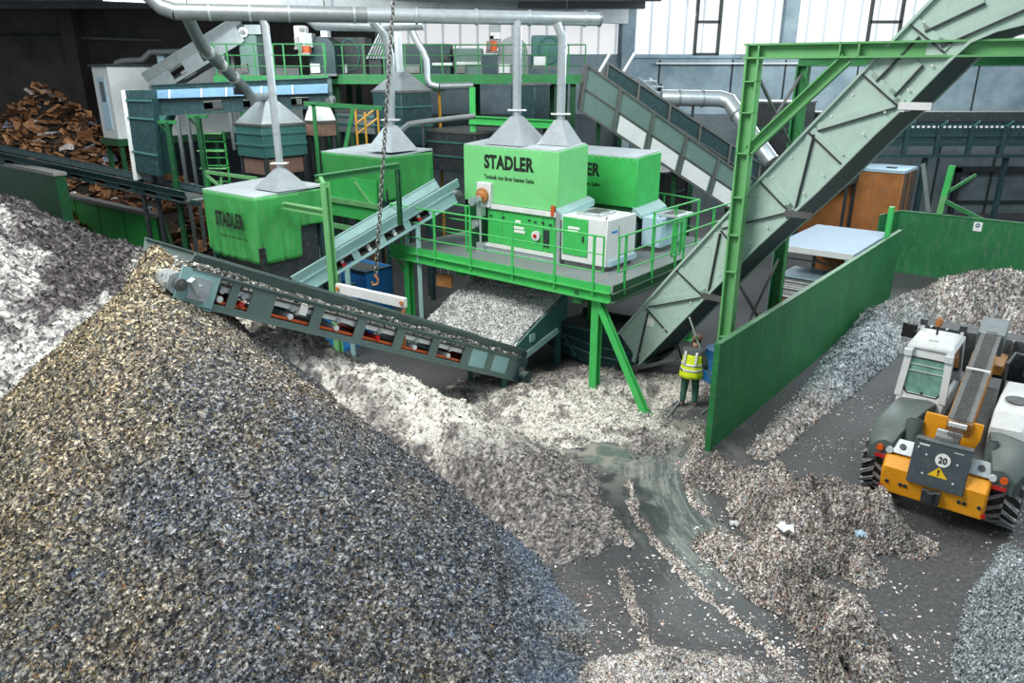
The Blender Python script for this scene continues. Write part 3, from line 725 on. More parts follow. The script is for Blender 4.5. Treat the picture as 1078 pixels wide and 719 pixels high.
m = MB(PF).box(2.12,2.62,1.36,1.55,3.95,4.62); mo = part(m, 'drive_box', G['white'], t1, bevel=.02)
m = MB(PF).lathe([(.16,0),(.2,.03),(.2,.1),(.14,.12),(.1,.2),(0,.2)], (2.38,1.36,4.28), (0,-1,0)); part(m, 'pulley', G['rust'], mo)
m = MB(PF).cyl((2.38,1.16,4.2), .09, .2, (0,1,0), 14).cyl((2.14,1.25,4.1), .12, .26, (0,1,0), 16).cyl((2.14,1.25,3.46), .12, .26, (0,1,0), 16).box(2.25,2.42,1.2,1.4,3.7,4.2).tube([(2.3,1.3,2.75),(2.3,1.3,3.9)], .035, 8).box(2.18,2.42,1.25,1.45,DK,2.95)
part(m, 'motor', G['galv'], t1)
part(MB(PF).box(1.6,2.3,1.6,2.7,DK+.05,3.9), 'inlet_casing', G['darkgreen'], t1)
m = MB(PF).add([(4.78,1.44,3.96),(4.98,1.44,3.86),(4.98,2.95,4.06),(4.78,2.95,4.16),(4.78,1.44,4.16),(4.98,1.44,4.02),(4.98,2.95,4.22),(4.78,2.95,4.30)],
    [(0,3,2,1),(4,5,6,7),(0,1,5,4),(1,2,6,5),(2,3,7,6),(3,0,4,7)]); part(m, 'side_skirt', G['teallight'], t1)
t2, h2 = hood_machine(2.3, 5.5, 4.24, 5.6, 3.86, 5.22, 'green lettered screening machine behind the front one, its lettering half hidden', (.30, 2.0), 'green')
part(MB(PF).box(3.0, 5.4, 4.3, 5.55, DK+.02, 3.84), 'body', G['darkgreen'], t2)
part(MB(PF).add([(5.45,4.2,3.74),(5.75,4.2,3.6),(5.75,5.65,3.7),(5.45,5.65,3.86),(5.45,4.2,3.9),(5.75,4.2,3.68),(5.75,5.65,3.78),(5.45,5.65,3.98)],
    [(0,3,2,1),(4,5,6,7),(0,1,5,4),(1,2,6,5),(2,3,7,6),(3,0,4,7)]), 'side_skirt', G['teallight'], t2)
# ---------------------------------------------------------------- cabinets on the platform
def cabinet(x0, x1, y0, y1, z1, label, door, mat='white'):
    c = thing('control_cabinet', label, 'cabinet', pw((x0+x1)/2, (y0+y1)/2, DK))
    b = part(MB(PF).box(x0,x1,y0,y1,DK+.14,z1), 'body', G[mat], c, bevel=.015)
    part(MB(PF).box(x0+.06,x1-.06,y0+.06,y1-.06,DK,DK+.14), 'plinth', G['steel'], c)
    m = MB(PF).box(x0+.25,x0+.95,y0+.3,y1-.3,z1,z1+.07)
    part(m, 'roof_vent', G['galv'], c, bevel=.01)
    part(MB(PF).box(x0+.4,x0+.8,y0+.45,y1-.4,z1+.07,z1+.075), 'vent_slot', G['dark'], c)
    m = MB(PF)
    for x, y in ((x1-.1,y0+.1),(x1-.1,y1-.1)): m.tube([(x,y,z1),(x,y,z1+.05),(x+.03,y,z1+.07)], .015, 6)
    part(m, 'lifting_eye', G['steel'], c, split=True)
    if door:
        d = part(MB(PF).box(x0+.05,x0+.82,y0-.03,y0,DK+.32,z1-.04), 'door', G['green'], c, bevel=.008)
        part(MB(PF).box(x0+.67,x0+.72,y0-.06,y0-.03,DK+.7,DK+.85), 'handle', G['dark'], d)
        m = MB(PF)
        for k in range(2): m.box(x0+.22,x0+.58-.05*k,y0-.036,y0-.03,z1-.32-.09*k,z1-.26-.09*k)
        part(m, 'maker_plate', G['paper'], d, split=True)
        m = MB(PF).box(x1+.001,x1+.012,y0+.55,y0+.56,DK+.7,z1-.2); part(m, 'door_gap', G['steel'], c)
        part(MB(PF).box(x1,x1+.008,y0+.22,y0+.48,z1-.36,z1-.3), 'badge', G['blue'], c)
        part(MB(PF).box(x1-.01,x1+.06,y0+.1,y1,DK+.14,DK+.28), 'foot_rail', G['whiteblue'], c)
    return c
cabinet(4.97, 6.35, 1.44, 2.85, 4.02, 'white control cabinet with a green door beside the front screening machine', True)
cabinet(5.75, 6.35, 4.25, 5.75, 3.66, 'pale blue-grey cabinet beside the rear screening machine', False, 'whiteblue')
part(MB(PF).box(5.0,5.7,3.4,4.1,DK,3.5), 'gearbox', G['tealdark'], t2)

# ---------------------------------------------------------------- chute full of white material under the platform front
ch = thing('discharge_chute', 'dark teal discharge chute full of white shreds under the platform front', 'chute', pw(3.7, .2, .5))
m = MB(PF)
m.prism([(5.22,-.9,.62),(5.22,-.25,.75),(5.22,1.35,1.35),(5.22,1.35,2.02),(5.22,-.25,1.38),(5.22,-.95,1.06)], (.06,0,0))
m.prism([(2.12,-.9,.62),(2.12,-.25,.75),(2.12,1.35,1.35),(2.12,1.35,2.02),(2.12,-.25,1.3),(2.12,-.95,.96)], (.06,0,0))
part(m, 'side_plate', G['teal'], ch, split=True)
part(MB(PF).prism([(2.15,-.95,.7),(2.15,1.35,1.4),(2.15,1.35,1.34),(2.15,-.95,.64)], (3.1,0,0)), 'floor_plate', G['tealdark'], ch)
m = MB(PF); m.prism([(2.1,-.98,1.06),(5.3,-.98,1.06),(5.3,-.98,.8),(4.7,-1.0,.6),(3.2,-1.0,.6),(2.1,-.98,.7)], (0,.05,0)).add([(2.1,-.98,1.06),(5.3,-.98,1.06),(5.2,-.6,1.24),(2.2,-.6,1.24),(2.1,-.98,1.03),(5.3,-.98,1.03),(5.2,-.6,1.2),(2.2,-.6,1.2)],[(0,1,2,3),(7,6,5,4)]); part(m, 'front_lip', G['white'], ch)
for a in ((2.3,1.2),(5.1,1.2),(2.3,-.6),(5.15,-.6)):
    part(MB(PF).box(a[0]-.06,a[0]+.06,a[1]-.06,a[1]+.06,0,.75 if a[1]<0 else 1.4), 'leg', G['teal'], ch, split=True)
part(MB(PF).box(5.2,5.32,-.3,-.1,1.1,1.28).bar((5.3,-.9,.7),(5.3,.9,1.1),.06,.16), 'stiffener', G['teallight'], ch, split=True)
def h_ch(X, Y):
    return X*0
def chute_fill():
    nx, ny = 90, 64; V = []; Q = []
    us = np.linspace(2.2, 5.2, nx); vs = np.linspace(-.93, 1.55, ny); U, Wd = np.meshgrid(us, vs)
    Z = np.interp(Wd, [-.93,-.8,-.25,1.0,1.55], [1.06,1.2,1.42,1.9,2.0]) + .05*np.cos((U-3.7)/1.5*PI*.5) + .05*fbm(U, Wd, .4, 4, 120, .6)
    Z = Z + .10*np.exp(-((U-3.2)/.9)**2)*np.interp(Wd,[-.9,0,1.2],[0,1,.2])
    P = np.array([list(PF @ Vector((a,b,c))) for a,b,c in zip(U.ravel(), Wd.ravel(), Z.ravel())])
    idx = np.arange(nx*ny).reshape(ny,nx); Q = np.stack([idx[:-1,:-1].ravel(), idx[:-1,1:].ravel(), idx[1:,1:].ravel(), idx[1:,:-1].ravel()], 1)
    w = pal([(244,246,244),(220,224,222),(190,194,190),(130,134,132)], [40,36,22,3], len(P), .06)
    d = pal([(170,170,166),(140,140,136),(110,110,108)], [30,30,14], len(P), .15)
    k = ramp(fbm(U.ravel(), Wd.ravel(), .3, 4, 121, .7)-.05*np.hypot(U.ravel()-3.8, Wd.ravel()), .02, .22)[:,None]; C = w*(1-k)+d*k
    off = np.array(ch.location); me = bpy.data.meshes.new('shred_layer'); 
    n = 9000; kk = RNG.integers(0, len(P), n); B = P[kk] + np.stack([RNG.normal(0,.02,n), RNG.normal(0,.02,n), RNG.random(n)*.03], 1)
    a = RNG.normal(size=(n,3))*.016; b = np.cross(a, RNG.normal(size=(n,3))); b /= np.linalg.norm(b,axis=1)[:,None]; b *= .014
    FV = np.stack([B-a-b,B+a-b,B+a+b,B-a+b],1).reshape(-1,3); FC = np.repeat(pal([(240,244,242),(208,212,208),(176,178,176),(110,112,112)],[40,30,18,5],n,.08),4,0)
    Q = np.concatenate([Q, np.arange(n*4).reshape(n,4)+len(P)]); P = np.concatenate([P,FV]); C = np.concatenate([C,FC])
    me.from_pydata((P-off).tolist(), [], Q.tolist())
    at_ = me.attributes.new('tint', 'FLOAT_COLOR', 'POINT'); at_.data.foreach_set('color', np.concatenate([np.clip(C,0,1), np.ones((len(C),1))], 1).astype(np.float32).ravel())
    me.materials.append(MATS['flakes_soft']); o = bpy.data.objects.new('shred_layer', me); COL.objects.link(o); o.location = off
    tag(o, 'layer of white shreds sliding down the chute under the platform', 'shreds', None, 'stuff')
chute_fill()
m = MB(PF); m.box(2.2,5.2,1.3,1.34,1.95,2.46)
part(m, 'back_plate', G['teallight'], ch)
m = MB(PF)
for k in range(24): m.box(2.3+k*.12,2.36+k*.12,1.22,1.25,2.1,2.44)
part(m, 'rubber_curtain', G['black'], ch)

# ---------------------------------------------------------------- belt conveyors
def conv_frame(A, B):
    A, B = Vector(A), Vector(B); X = (B-A).normalized(); Y = Vector((0,0,1)).cross(X).normalized(); Z = X.cross(Y)
    M = Matrix.Identity(4)
    for i, c in enumerate((X, Y, Z)): M.col[i] = (*c, 0)
    M.col[3] = (*A, 1); return M, (B-A).length
def belt_conveyor(name, label, A, B, w, h, wins, mats=('teal','teallight','belt'), skirt=.38, near=1, skirt_in=.0, parts=('far','near'), head=True, legs=(), roll=True, panels=(), smooth=35, beltw=.12, chord=.13):
    """A, B: underside centre line, tail to head.  wins: openings (start, end) along the side frames"""
    M, L = conv_frame(A, B); t = thing(name, label, 'conveyor', A)
    hs = h-skirt
    for sd in (1, -1):
        y0 = sd*w/2; y1 = y0 - sd*.035
        a, b = min(y0,y1), max(y0,y1)
        m = MB(M); m.box(0, L, a, b, 0, hs*.2).box(0, L, a, b, hs*.86, hs); cur = 0
        m.box(0, L, a-.04 if sd<0 else a, b+.04 if sd>0 else b, hs-.03, hs).box(0, L, a-.03 if sd<0 else a, b+.03 if sd>0 else b, 0, .03)
        for (p, q) in list(wins)+[(L, L)]:
            if p > cur: m.box(cur, p, a-.001, b+.001, hs*.2, hs*.86)
            cur = q
        fr = part(m, 'side_frame', G[mats[0]], t)
        m = MB(M)
        for (p, q) in panels: m.box(p, q, a+.005, b-.005, hs*.2, hs*.86)
        if panels: part(m, 'cover_panel', G['teallight'], fr, split=True)
        if skirt:
            yy = y0 - sd*skirt_in; e = .25 if sd != near else 0
            m = MB(M).add([(0,yy-sd*.02,hs),(L+e,yy-sd*.02,hs),(L+e,yy+sd*.06,h),(0,yy+sd*.06,h),(0,yy,hs),(L+e,yy,hs),(L+e,yy+sd*.08,h),(0,yy+sd*.08,h)],
                 [(0,1,2,3),(7,6,5,4),(1,0,4,5),(2,1,5,6),(3,2,6,7),(0,3,7,4)])
            m.box(0, L+e, yy+sd*.06-.02, yy+sd*.06+.05, h-.012, h+.012)
            part(m, 'skirt_board', G[mats[0]], t)
    part(MB(M).box(-.02, L+.02, -w/2+.06, w/2-.06, hs*.72, hs*.78).box(-.02, L+.02, -w/2+.08, w/2-.08, hs*.24, hs*.28), 'belt', G[mats[2]], t)
    if roll:
        rs = [p for p, q in wins]
        for i, (p, q) in enumerate(wins):
            c = (p+q)/2
            m = MB(M).tube([(c, -w/2+.03, hs*.36), (c, w/2-.03, hs*.36)], .055, 10); part(m, 'return_roller', G['red'] if i % 3 == 1 else G['white'], t)
            m = MB(M).tube([(c, -w/2+.03, hs*.6), (c, w/2-.03, hs*.6)], .05, 10); part(m, 'carrying_roller', G['galv'], t)
    if head:
        for xx, nm in ((L+.12, 'head_pulley'), (.05, 'tail_pulley')):
            m = MB(M).tube([(xx,-w/2+.02,hs*.5),(xx,w/2-.02,hs*.5)], hs*.3, 18); pl = part(m, nm, G['galv'], t)
            m = MB(M).tube([(xx,-w/2-.14,hs*.5),(xx,w/2+.12,hs*.5)], .05, 12)
            for sd in (1,-1): m.cyl((xx,sd*(w/2+.05),hs*.5), .1, .08, (0,1,0), 14)
            part(m, 'bearing', G['steel'], pl)
    for (x, z0) in legs:
        for sd in (1,-1):
            p = M @ Vector((x, sd*(w/2-.02), 0)); part(MB().bar((p.x,p.y,z0), tuple(p), .12, .12), 'leg', G[mats[0]], t)
    return t, M, L
# main discharge conveyor
nA, nB = Vector((.13,17.15,.25)), Vector((-5.25,11.4,4.02)); dh = Vector((nB.x-nA.x, nB.y-nA.y, 0)).normalized(); far = Vector((dh.y, -dh.x, 0)); CWD = 1.4
if far.y < 0: far = -far
A, B = nA+far*CWD/2, nB+far*CWD/2; L0 = (B-A).length
wins = []; 
x = .55
for k in range(2): wins.append((x, x+.55)); x += .8
panels = list(wins)
while x < L0-2.0: wins.append((x, x+.82)); x += 1.04
wins += [(L0-1.15, L0-.9), (L0-.75, L0-.5)]
dc, DM, DL = belt_conveyor('discharge_conveyor', 'grey-green belt conveyor rising over the pale drift to the tall cone of waste', A, B, CWD, .82, wins, ('convgrey','teallight','belt'), skirt=.22, panels=panels, skirt_in=.12)
hs = .46
m = MB(DM).box(DL-.5, DL+.16, CWD/2, CWD/2+.03, -.02, .6); hp = part(m, 'head_plate', G['teallight'], dc)
part(MB(DM).box(DL-.34, DL-.02, CWD/2+.03, CWD/2+.1, .12, .48).cyl((DL-.18, CWD/2+.12, .29), .09, .1, (0,1,0), 14).bar((DL-.12,CWD/2+.14,.26),(DL+.06,CWD/2+.2,.42),.1,.1), 'tensioner', G['galv'], hp, split=True)
part(MB(DM).box(-.1,.22,CWD/2,CWD/2+.06,-.02,.6).cyl((0,CWD/2+.16,.2), .13, .26, (0,1,0), 14), 'tail_drive', G['tealdark'], dc)
part(MB(DM).box(DL-2.28,DL-2.12,CWD/2+.001,CWD/2+.012,.3,.48), 'sticker', G['paper'], dc)
part(MB(DM).box(.4,DL-.6,CWD/2-.12,CWD/2-.08,.34,.43), 'guide_rail', G['white'], dc)
part(MB(DM).box(.4,DL-.6,CWD/2-.1,CWD/2-.06,.14,.19), 'guide_rail', G['orange'], dc)
part(MB(DM).box(-.05,.02,-CWD/2,CWD/2,.3,.78), 'tail_plate', G['tealdark'], dc)
for sd in (1,-1):
    p = DM @ Vector((.4, sd*(CWD/2-.1), 0)); part(MB().bar((p.x,p.y,0), tuple(p), .12, .12), 'leg', G['teal'], dc, split=True)
def on_belt():
    n = 5200; u = RNG.uniform(.3, DL+.05, n); v = RNG.normal(0, .3, n).clip(-.6,.6); z = .48 + .14*np.exp(-(v/.35)**2) + .03*RNG.normal(0,1,n)
    k = RNG.random(n) < .3; v = np.where(k, CWD/2-.04+RNG.normal(0,.025,n), v); z = np.where(k, .60+.09*RNG.random(n)*(fbm(u,u*0,.5,3,130)+.6), z)
    j = 700; u[:j] = DL+.1+RNG.normal(0,.1,j); v[:j] = np.where(RNG.random(j)<.7, -CWD/2-.05, CWD/2-.2)+RNG.normal(0,.07,j); z[:j] = .3+RNG.normal(0,.12,j)
    Q = []; V = []
    base = np.array([list(DM @ Vector((a,b,c))) for a,b,c in zip(u,v,z)])
    a = RNG.normal(size=(n,3)); a /= np.linalg.norm(a,axis=1)[:,None]; a *= (.015+.03*RNG.random((n,1))); b = np.cross(a, RNG.normal(size=(n,3))); b /= np.linalg.norm(b,axis=1)[:,None]; b *= .025
    c = np.cross(a,b); c /= np.linalg.norm(c,axis=1)[:,None]+1e-9; c *= .02
    V = np.stack([base-a-b, base+a-b, base+a+b, base-a+b, base+c], 1).reshape(-1,3); i = np.arange(n)*5
    F = []
    for k in i: F += [(k,k+1,k+4),(k+1,k+2,k+4),(k+2,k+3,k+4),(k+3,k,k+4)]
    C = np.repeat(pal([(196,196,190),(160,158,150),(120,118,112),(230,228,220)],[30,30,20,14],n,.2),5,0)
    off = np.array(A); me = bpy.data.meshes.new('conveyed_shreds'); me.from_pydata((V-off).tolist(), [], F)
    at_ = me.attributes.new('tint','FLOAT_COLOR','POINT'); at_.data.foreach_set('color', np.concatenate([np.clip(C,0,1),np.ones((len(C),1))],1).astype(np.float32).ravel())
    me.materials.append(MATS['flakes']); o = bpy.data.objects.new('conveyed_shreds', me); COL.objects.link(o); o.location = off
    tag(o, 'grey shreds riding on the discharge conveyor belt and its edges', 'shreds', None, 'stuff')
on_belt()
# ---------------------------------------------------------------- ducts
def V3(p): return Vector(p)
T0, T1 = Vector((-5.9,19.5,8.79)), Vector((.145,21.14,8.79)); TD = (T1-T0)/6.26
ta, tb = T0 - TD*2.0, T0 + TD*8.5
tr = thing('ventilation_duct', 'long silver ventilation trunk hanging under the roof above the green machines', 'duct', (ta+tb)/2)
part(MB().tube([ta, T0+TD*2.4], .185, 22), 'pipe', G['galvdark'], tr)
part(MB().tube([T0+TD*2.4, tb], .17, 22), 'pipe', G['galv'], tr)
part(MB().tube([ta+TD*.02, ta+Vector((-.28,-.02,.1)), ta+Vector((-.62,-.06,.42))], [.185,.18,.16], 20), 'mitre_elbow', G['galvdark'], tr)
for k in (.6, 1.3, 2.0, 3.2, 4.4, 5.6, 6.7, 7.9):
    c = ta+TD*k*1.28; part(MB().tube([c-TD*.025, c+TD*.025], .2, 22), 'joint_band', G['galv'], tr, split=True)
part(MB().tube([tb, tb+TD*.05], .19, 22), 'end_cap', G['galvdark'], tr)
for k in (.3, 3.4, 6.2, 9.6): 
    c = ta+TD*k; part(MB().tube([c, (c.x, c.y, 10.55)], .012, 5), 'hanger', G['dark'], tr)
def extraction(name, label, base, hw, hd, hp, r, path, F=None, mat='galv', plate=True):
    """pyramid hood on a roof with a pipe up from it; base = centre of the hood foot"""
    t = thing(name, label, 'duct', base); M = Matrix.Translation(base) @ Matrix.Rotation(YAW, 4, 'Z')
    part(MB(M).frustum(-hw, hw, -hd, hd, 0, 0, 0, r*1.05, hp), 'pyramid_hood', G[mat], t, smooth=0)
    top = Vector(base)+Vector((0,0,hp)); pts = [top]+[Vector(p) for p in path]
    part(MB().tube(pts, r, 18), 'pipe', G[mat], t)
    L = (pts[1]-pts[0]).length
    if plate:
        part(MB().box(top.x-r*2.2, top.x+r*2.2, top.y-r*1.3, top.y+r*1.3, top.z+r*1.2, top.z+r*1.5), 'damper_slide', G['white'], t)
    for k in range(1, int(L/.9)+1):
        c = pts[0].lerp(pts[1], k*.9/L) if k*.9 < L else pts[1]
        part(MB().cyl(c, r*1.07, .04, (0,0,1), 18), 'joint_band', G[mat], t, split=True)
    return t
b1 = pw(2.92, 2.15, 5.63); extraction('extraction_duct', 'vertical silver duct on the left of the lettered front hood', b1, .66, .6, .72, .115, [(b1.x, b1.y, 8.79)])
b2 = pw(4.15, 2.45, 5.66); e = Vector((b2.x, b2.y, 8.3)); extraction('extraction_duct', 'vertical silver duct on the right of the lettered front hood, bent at its top', b2, .5, .36, .62, .115, [e, tuple(e+Vector((-.14,-.02,.33)))])
F1 = frame(-6.25, 18.35)                    # near top corner of the first tarpaulin machine
b3 = F1 @ Vector((-.45, 1.1, 4.66)); extraction('extraction_duct', 'silver duct rising from the left lettered tarpaulin machine to the trunk', b3, .5, .5, .5, .095, [(b3.x, b3.y, 8.5), (b3.x-.1, b3.y-.02, 8.79)])
F2 = frame(-3.93, 23.4)
b4 = at(413, 158, Y=24.5); extraction('extraction_duct', 'silver duct with a bent top on the second tarpaulin machine beside the hanging chain', b4, .58, .58, .75, .13, [at(411,60,Y=24.5), at(405,36,Y=24.4), at(392,22,Y=24.2)])
t = thing('ventilation_branch', 'short silver branch pipe running just below the main trunk', 'duct', at(385,30,Y=24.5))
part(MB().tube([at(326,20,Y=25.2), at(334,27,Y=25.1), at(395,28,Y=24.5), at(446,26,Y=24.3)], .15, 16), 'pipe', G['galv'], t)
part(MB().tube([at(350,27,Y=25)+Vector((0,0,.1)), at(350,0,Y=25)], .012, 5), 'hanger', G['dark'], t)
# ---------------------------------------------------------------- machines under green tarpaulins
def sheet(F, p0, p1, zt, zb, out, amp=.05, nu=40, nv=16, flare=0.0, seed=0):
    """hanging tarpaulin from p0 to p1 (local x,y); zb(u) gives its hem"""
    p0, p1, out = Vector((*p0,0)), Vector((*p1,0)), Vector((*out,0)); vs = []; fs = []
    for j in range(nv+1):
        for i in range(nu+1):
            u = i/nu; v = j/nv; z = zt + (zb(u)-zt)*v
            w = amp*v*(mnoise.noise(Vector((u*9+seed, v*.8, seed))) + .6*mnoise.noise(Vector((u*23, v*1.5, seed+4)))) + flare*v
            p = p0.lerp(p1, u) + out*w; vs.append((p.x, p.y, z))
    for j in range(nv):
        for i in range(nu):
            a = j*(nu+1)+i; fs.append((a, a+1, a+nu+2, a+nu+1))
    m = MB(F); m.add(vs, fs); return m
def tarp_machine(F, wl, dl, z0, z1, label, zr, opening, rise=.1, text=True):
    """F at the near corner: the front runs to -x, the side to +y"""
    t = thing('tarpaulin_machine', label, 'machine', F @ Vector((-wl/2, dl/2, 0)))
    m = MB(F); n = 6
    for k in range(n):
        a, b = -wl*k/n, -wl*(k+.97)/n
        m.add([(b,0,z1-.03),(a,0,z1-.03),(a,dl,z1+rise-.03),(b,dl,z1+rise-.03),(b,0,z1+.02),(a,0,z1+.02),(a,dl,z1+rise+.02),(b,dl,z1+rise+.02)],
              [(0,3,2,1),(4,5,6,7),(0,1,5,4),(1,2,6,5),(2,3,7,6),(3,0,4,7)])
    part(m, 'roof', G['hoodroof'], t)
    for nm, mb, mt in (('front', sheet(F, (-wl,0), (0,0), z1, lambda u: z0, (0,-1), .07, seed=1, flare=-.05), 'tarp'),
                   ('side', sheet(F, (0,0), (0,dl), z1+.02, opening, (1,0), .07, seed=3, flare=-.06), 'tarp'),
                   ('back', sheet(F, (0,dl), (-wl,dl), z1+rise, lambda u: z0+.3, (0,1), .05, seed=5), 'tarp'),
                   ('left', sheet(F, (-wl,dl), (-wl,0), z1+.02, lambda u: z0+.1, (-1,0), .05, seed=7), 'tarp')):
        o = part(mb, 'tarpaulin', G[mt], t, smooth=60); s = o.modifiers.new('thickness', 'SOLIDIFY'); s.thickness = .012
        if nm == 'front' and text:
            lettering('STADLER', F, -wl*.76, -wl*.22, z1-.86, z1-.46, -.06, o, bold=.03, thick=.05)
            lettering('Technik von ihrer besten Seite', F, -wl*.70, -wl*.18, z1-1.12, z1-1.04, -.066, o, thick=.05)
    m = MB(F).box(-wl+.15, -.15, .2, dl-.2, z0-.5, z1-.5); part(m, 'screen_body', G['dark'], t)
    for x in (-wl+.1, -.1):
        for y in (.1, dl-.1): part(MB(F).box(x-.06,x+.06,y-.06,y+.06,0,z1-.05), 'leg', G['tealdark'], t, split=True)
    return t
G['tarp'] = paint('green_tarpaulin', (62,158,80), .42, var=.14, dust=.25, scale=2.5, streak=.12)
tm1 = tarp_machine(F1, 2.4, 2.05, 2.88, 4.58, 'screening machine under a lettered green tarpaulin, left of the platform', 0, lambda u: 2.9 if u < .62 else 3.7)
part(MB(F1).box(-.02,.06,-.06,.06,2.7,3.35), 'slit', G['black'], tm1)
tm2 = tarp_machine(F2, 3.0, 2.13, 3.64, 5.0, 'screening machine under a plain green tarpaulin behind the steel gantry', 0, lambda u: 3.66, text=False)
m = MB(F2).box(-2.6,-.3,-.14,-.05,3.0,4.3); part(m, 'inner_casing', G['green'], tm2)
part(MB(F2).bar((-1.2,-.18,4.2),(-.4,-.18,3.5),.06,.06).box(-2.8,-.1,-.24,-.14,3.45,3.6).box(-2.8,-.1,-.24,-.14,2.6,2.75), 'inner_frame', G['framegreen'], tm2, split=True)
# gantry in front of it
gt_ = thing('steel_gantry', 'pale green steel gantry post with beams between the two tarpaulin machines', 'frame', (-4.37,17.74,0))
F3 = frame(-4.37, 17.74)
part(MB(F3).ibeam((0,0,0),(0,0,5.05),.16,.17,.03,up=(0,1,0)), 'post', G['framegreen'], gt_, split=True)
part(MB(F3).ibeam((-.25,-.05,5.12),(-.05,2.4,5.2),.16,.16,.03), 'beam', G['postgreen'], gt_)
part(MB(F3).ibeam((-1.72,0,4.33),(0,0,4.33),.16,.14,.03), 'beam', G['framegreen'], gt_)
part(MB(F3).ibeam((.0,2.3,3.7),(.0,2.3,5.15),.1,.1,.03,up=(0,1,0)), 'post', G['darkgreen'], gt_, split=True)
part(MB(F3).ibeam((0,0,4.9),(-.22,.02,5.15),.1,.1,.02), 'brace', G['framegreen'], gt_, split=True)
# feed conveyor from the tarpaulin machine to the lettered hood
a, b = Vector((-5.7, 19.15, 1.98)), Vector((-1.75, 21.55, 4.02))
fw = []; L_ = (b-a).length; x = .25
while x < L_-.5: fw.append((x, x+.62)); x += .82
belt_conveyor('feed_conveyor', 'pale teal belt conveyor climbing from the tarpaulin machine to the lettered front hood', a, b, .85, .6, fw, ('teallight','teallight','belt'), skirt=.24, panels=[fw[0], fw[-1]], legs=((1.4,0),(3.7,0)))
# ---------------------------------------------------------------- hanging chain and spreader beam
def chain(name, p, q, label, link=.13, r=.016):
    p, q = Vector(p), Vector(q); d = (q-p); n = max(2, int(d.length/(link*.72))); d.normalize(); u = d.orthogonal().normalized(); w = d.cross(u); m = MB()
    for k in range(n):
        c = p.lerp(q, (k+.5)/n); s = u if k % 2 else w; pts = []
        for j in range(11):
            a = 2*PI*j/10; pts.append(c + d*math.cos(a)*link*.5 + s*math.sin(a)*link*.30)
        m.tube(pts, r, 5, cap=False)
    return m
c0 = at(395, 300, Y=15.4); c1 = at(415, -12, Y=16.6)
t = thing('hoist_chain', 'long rusty hoist chain hanging from the roof down to the white spreader beam', 'chain', c0)
part(chain('', c0+(c1-c0)*.03, c1, ''), 'links', G['steel'], t)
part(MB().tube([c0+Vector((0,0,.22)), c0+Vector((.07,0,.12)), c0+Vector((.05,0,.02)), c0+Vector((-.05,0,.0)), c0+Vector((-.06,0,.07))], .024, 8), 'hook', G['rust'], t)
sa, sb = at(355, 303, Y=15.75), at(427, 319, Y=14.85)
t = thing('spreader_beam', 'white spreader beam hanging on the chain above the discharge conveyor', 'beam', (sa+sb)/2)
part(MB().bar(sa, sb, .1, .2), 'beam', G['white'], t)
for p in (sa, sb):
    d = (sb-sa).normalized(); q = p + d*(.06 if p is sa else -.06); part(MB().cyl(q, .05, .16, (d.y,-d.x,0), 10), 'eye_bolt', G['rust'], t)
t = thing('sling_chain', 'short rusty sling chain from the spreader beam down to the conveyor side', 'chain', sb)
part(chain('', sb+Vector((-.04,0,-.08)), sb+Vector((-.07,-.1,-.72)), '', .11, .014), 'links', G['rust'], t)
part(MB().box(sb.x-.13,sb.x-.02,sb.y-.14,sb.y-.07,sb.z-1.0,sb.z-.68), 'clamp', G['rust'], t)
# blue bins and hanging board under the machines
def bin_(label, px, py, Y, w, d, h):
    p = at(px, py, Y=Y); F = frame(p.x, p.y); t = thing('blue_bin', label, 'bin', (p.x, p.y, 0), 'blue bins under the machines')
    m = MB(F); m.box(-w,0,0,.04,0,h).box(-w,0,d-.04,d,0,h).box(-w,-w+.04,.04,d-.04,0,h).box(-.04,0,.04,d-.04,0,h).box(-w,0,0,d,.02,.08); part(m, 'shell', G['blue'], t)
    m = MB(F)
    for k in range(9): m.box(-w+.08+k*(w-.16)/9, -w+.16+k*(w-.16)/9, -.012, 0, h-.14, h-.06)
    part(m, 'slot_row', G['dark'], t)
    part(MB(F).box(-w+.05,-.05,.05,d-.05,h-.12,h-.08), 'contents', G['dark'], t)
    part(MB(F).box(-w-.03,.03,-.03,.01,h-.05,h).box(0,.03,0,d,h-.05,h), 'rim', G['tealdark'], t, split=True)
bin_('blue steel bin standing left of the platform leg behind the hanging beam', 386, 300, 21.0, 1.35, 1.0, 2.05)
bin_('blue steel bin under the left lettered tarpaulin machine', 344, 300, 19.6, 1.0, 1.0, 1.9)
p = at(468, 295, Y=20.2); F = frame(p.x, p.y, p.z, YAW+.2)
t = thing('hanging_board', 'small brown board hanging on cords under the platform', 'board', p)
part(MB(F).box(-.25,.25,-.03,.03,-.18,.16), 'board', G['brown'], t)
for x in (-.16,.16): part(MB(F).tube([(x*.9,0,.16),(x*.3,0,.75)], .01, 5), 'cord', G['white'], t, split=True)

# ---------------------------------------------------------------- chain conveyor climbing to the right, on its portal frame
KF = frame(3.0, 18.0, 0, math.radians(-42)); KW = 1.75
KI = KF.inverted()
def onk(px, py, y=0):
    d = at(px, py, z=0)-Vector((0,0,CAM_H)); n = (KF.to_3x3() @ Vector((0,1,0))); o = KF @ Vector((0,y,0)); c = Vector((0,0,CAM_H))
    q = KI @ (c + d*((o-c).dot(n)/d.dot(n))); return (q.x, q.z)
up = [onk(*p) for p in ((652,351),(714,281.5),(797.5,192),(860,126.8),(933.6,50),(982,0),(1035,-52),(1115,-112))]
lo = [onk(*p) for p in ((672,384.5),(745,310.7),(797.5,259),(860,202),(921.3,141),(952,112.5),(1000,64),(1022,44),(1050,32),(1090,22),(1160,10))]
kc = thing('chain_conveyor', 'huge pale grey enclosed conveyor climbing steeply from the pit to the upper right', 'conveyor', KF @ Vector((0,.8,0)))
P3 = lambda xz, y: (xz[0], y, xz[1])
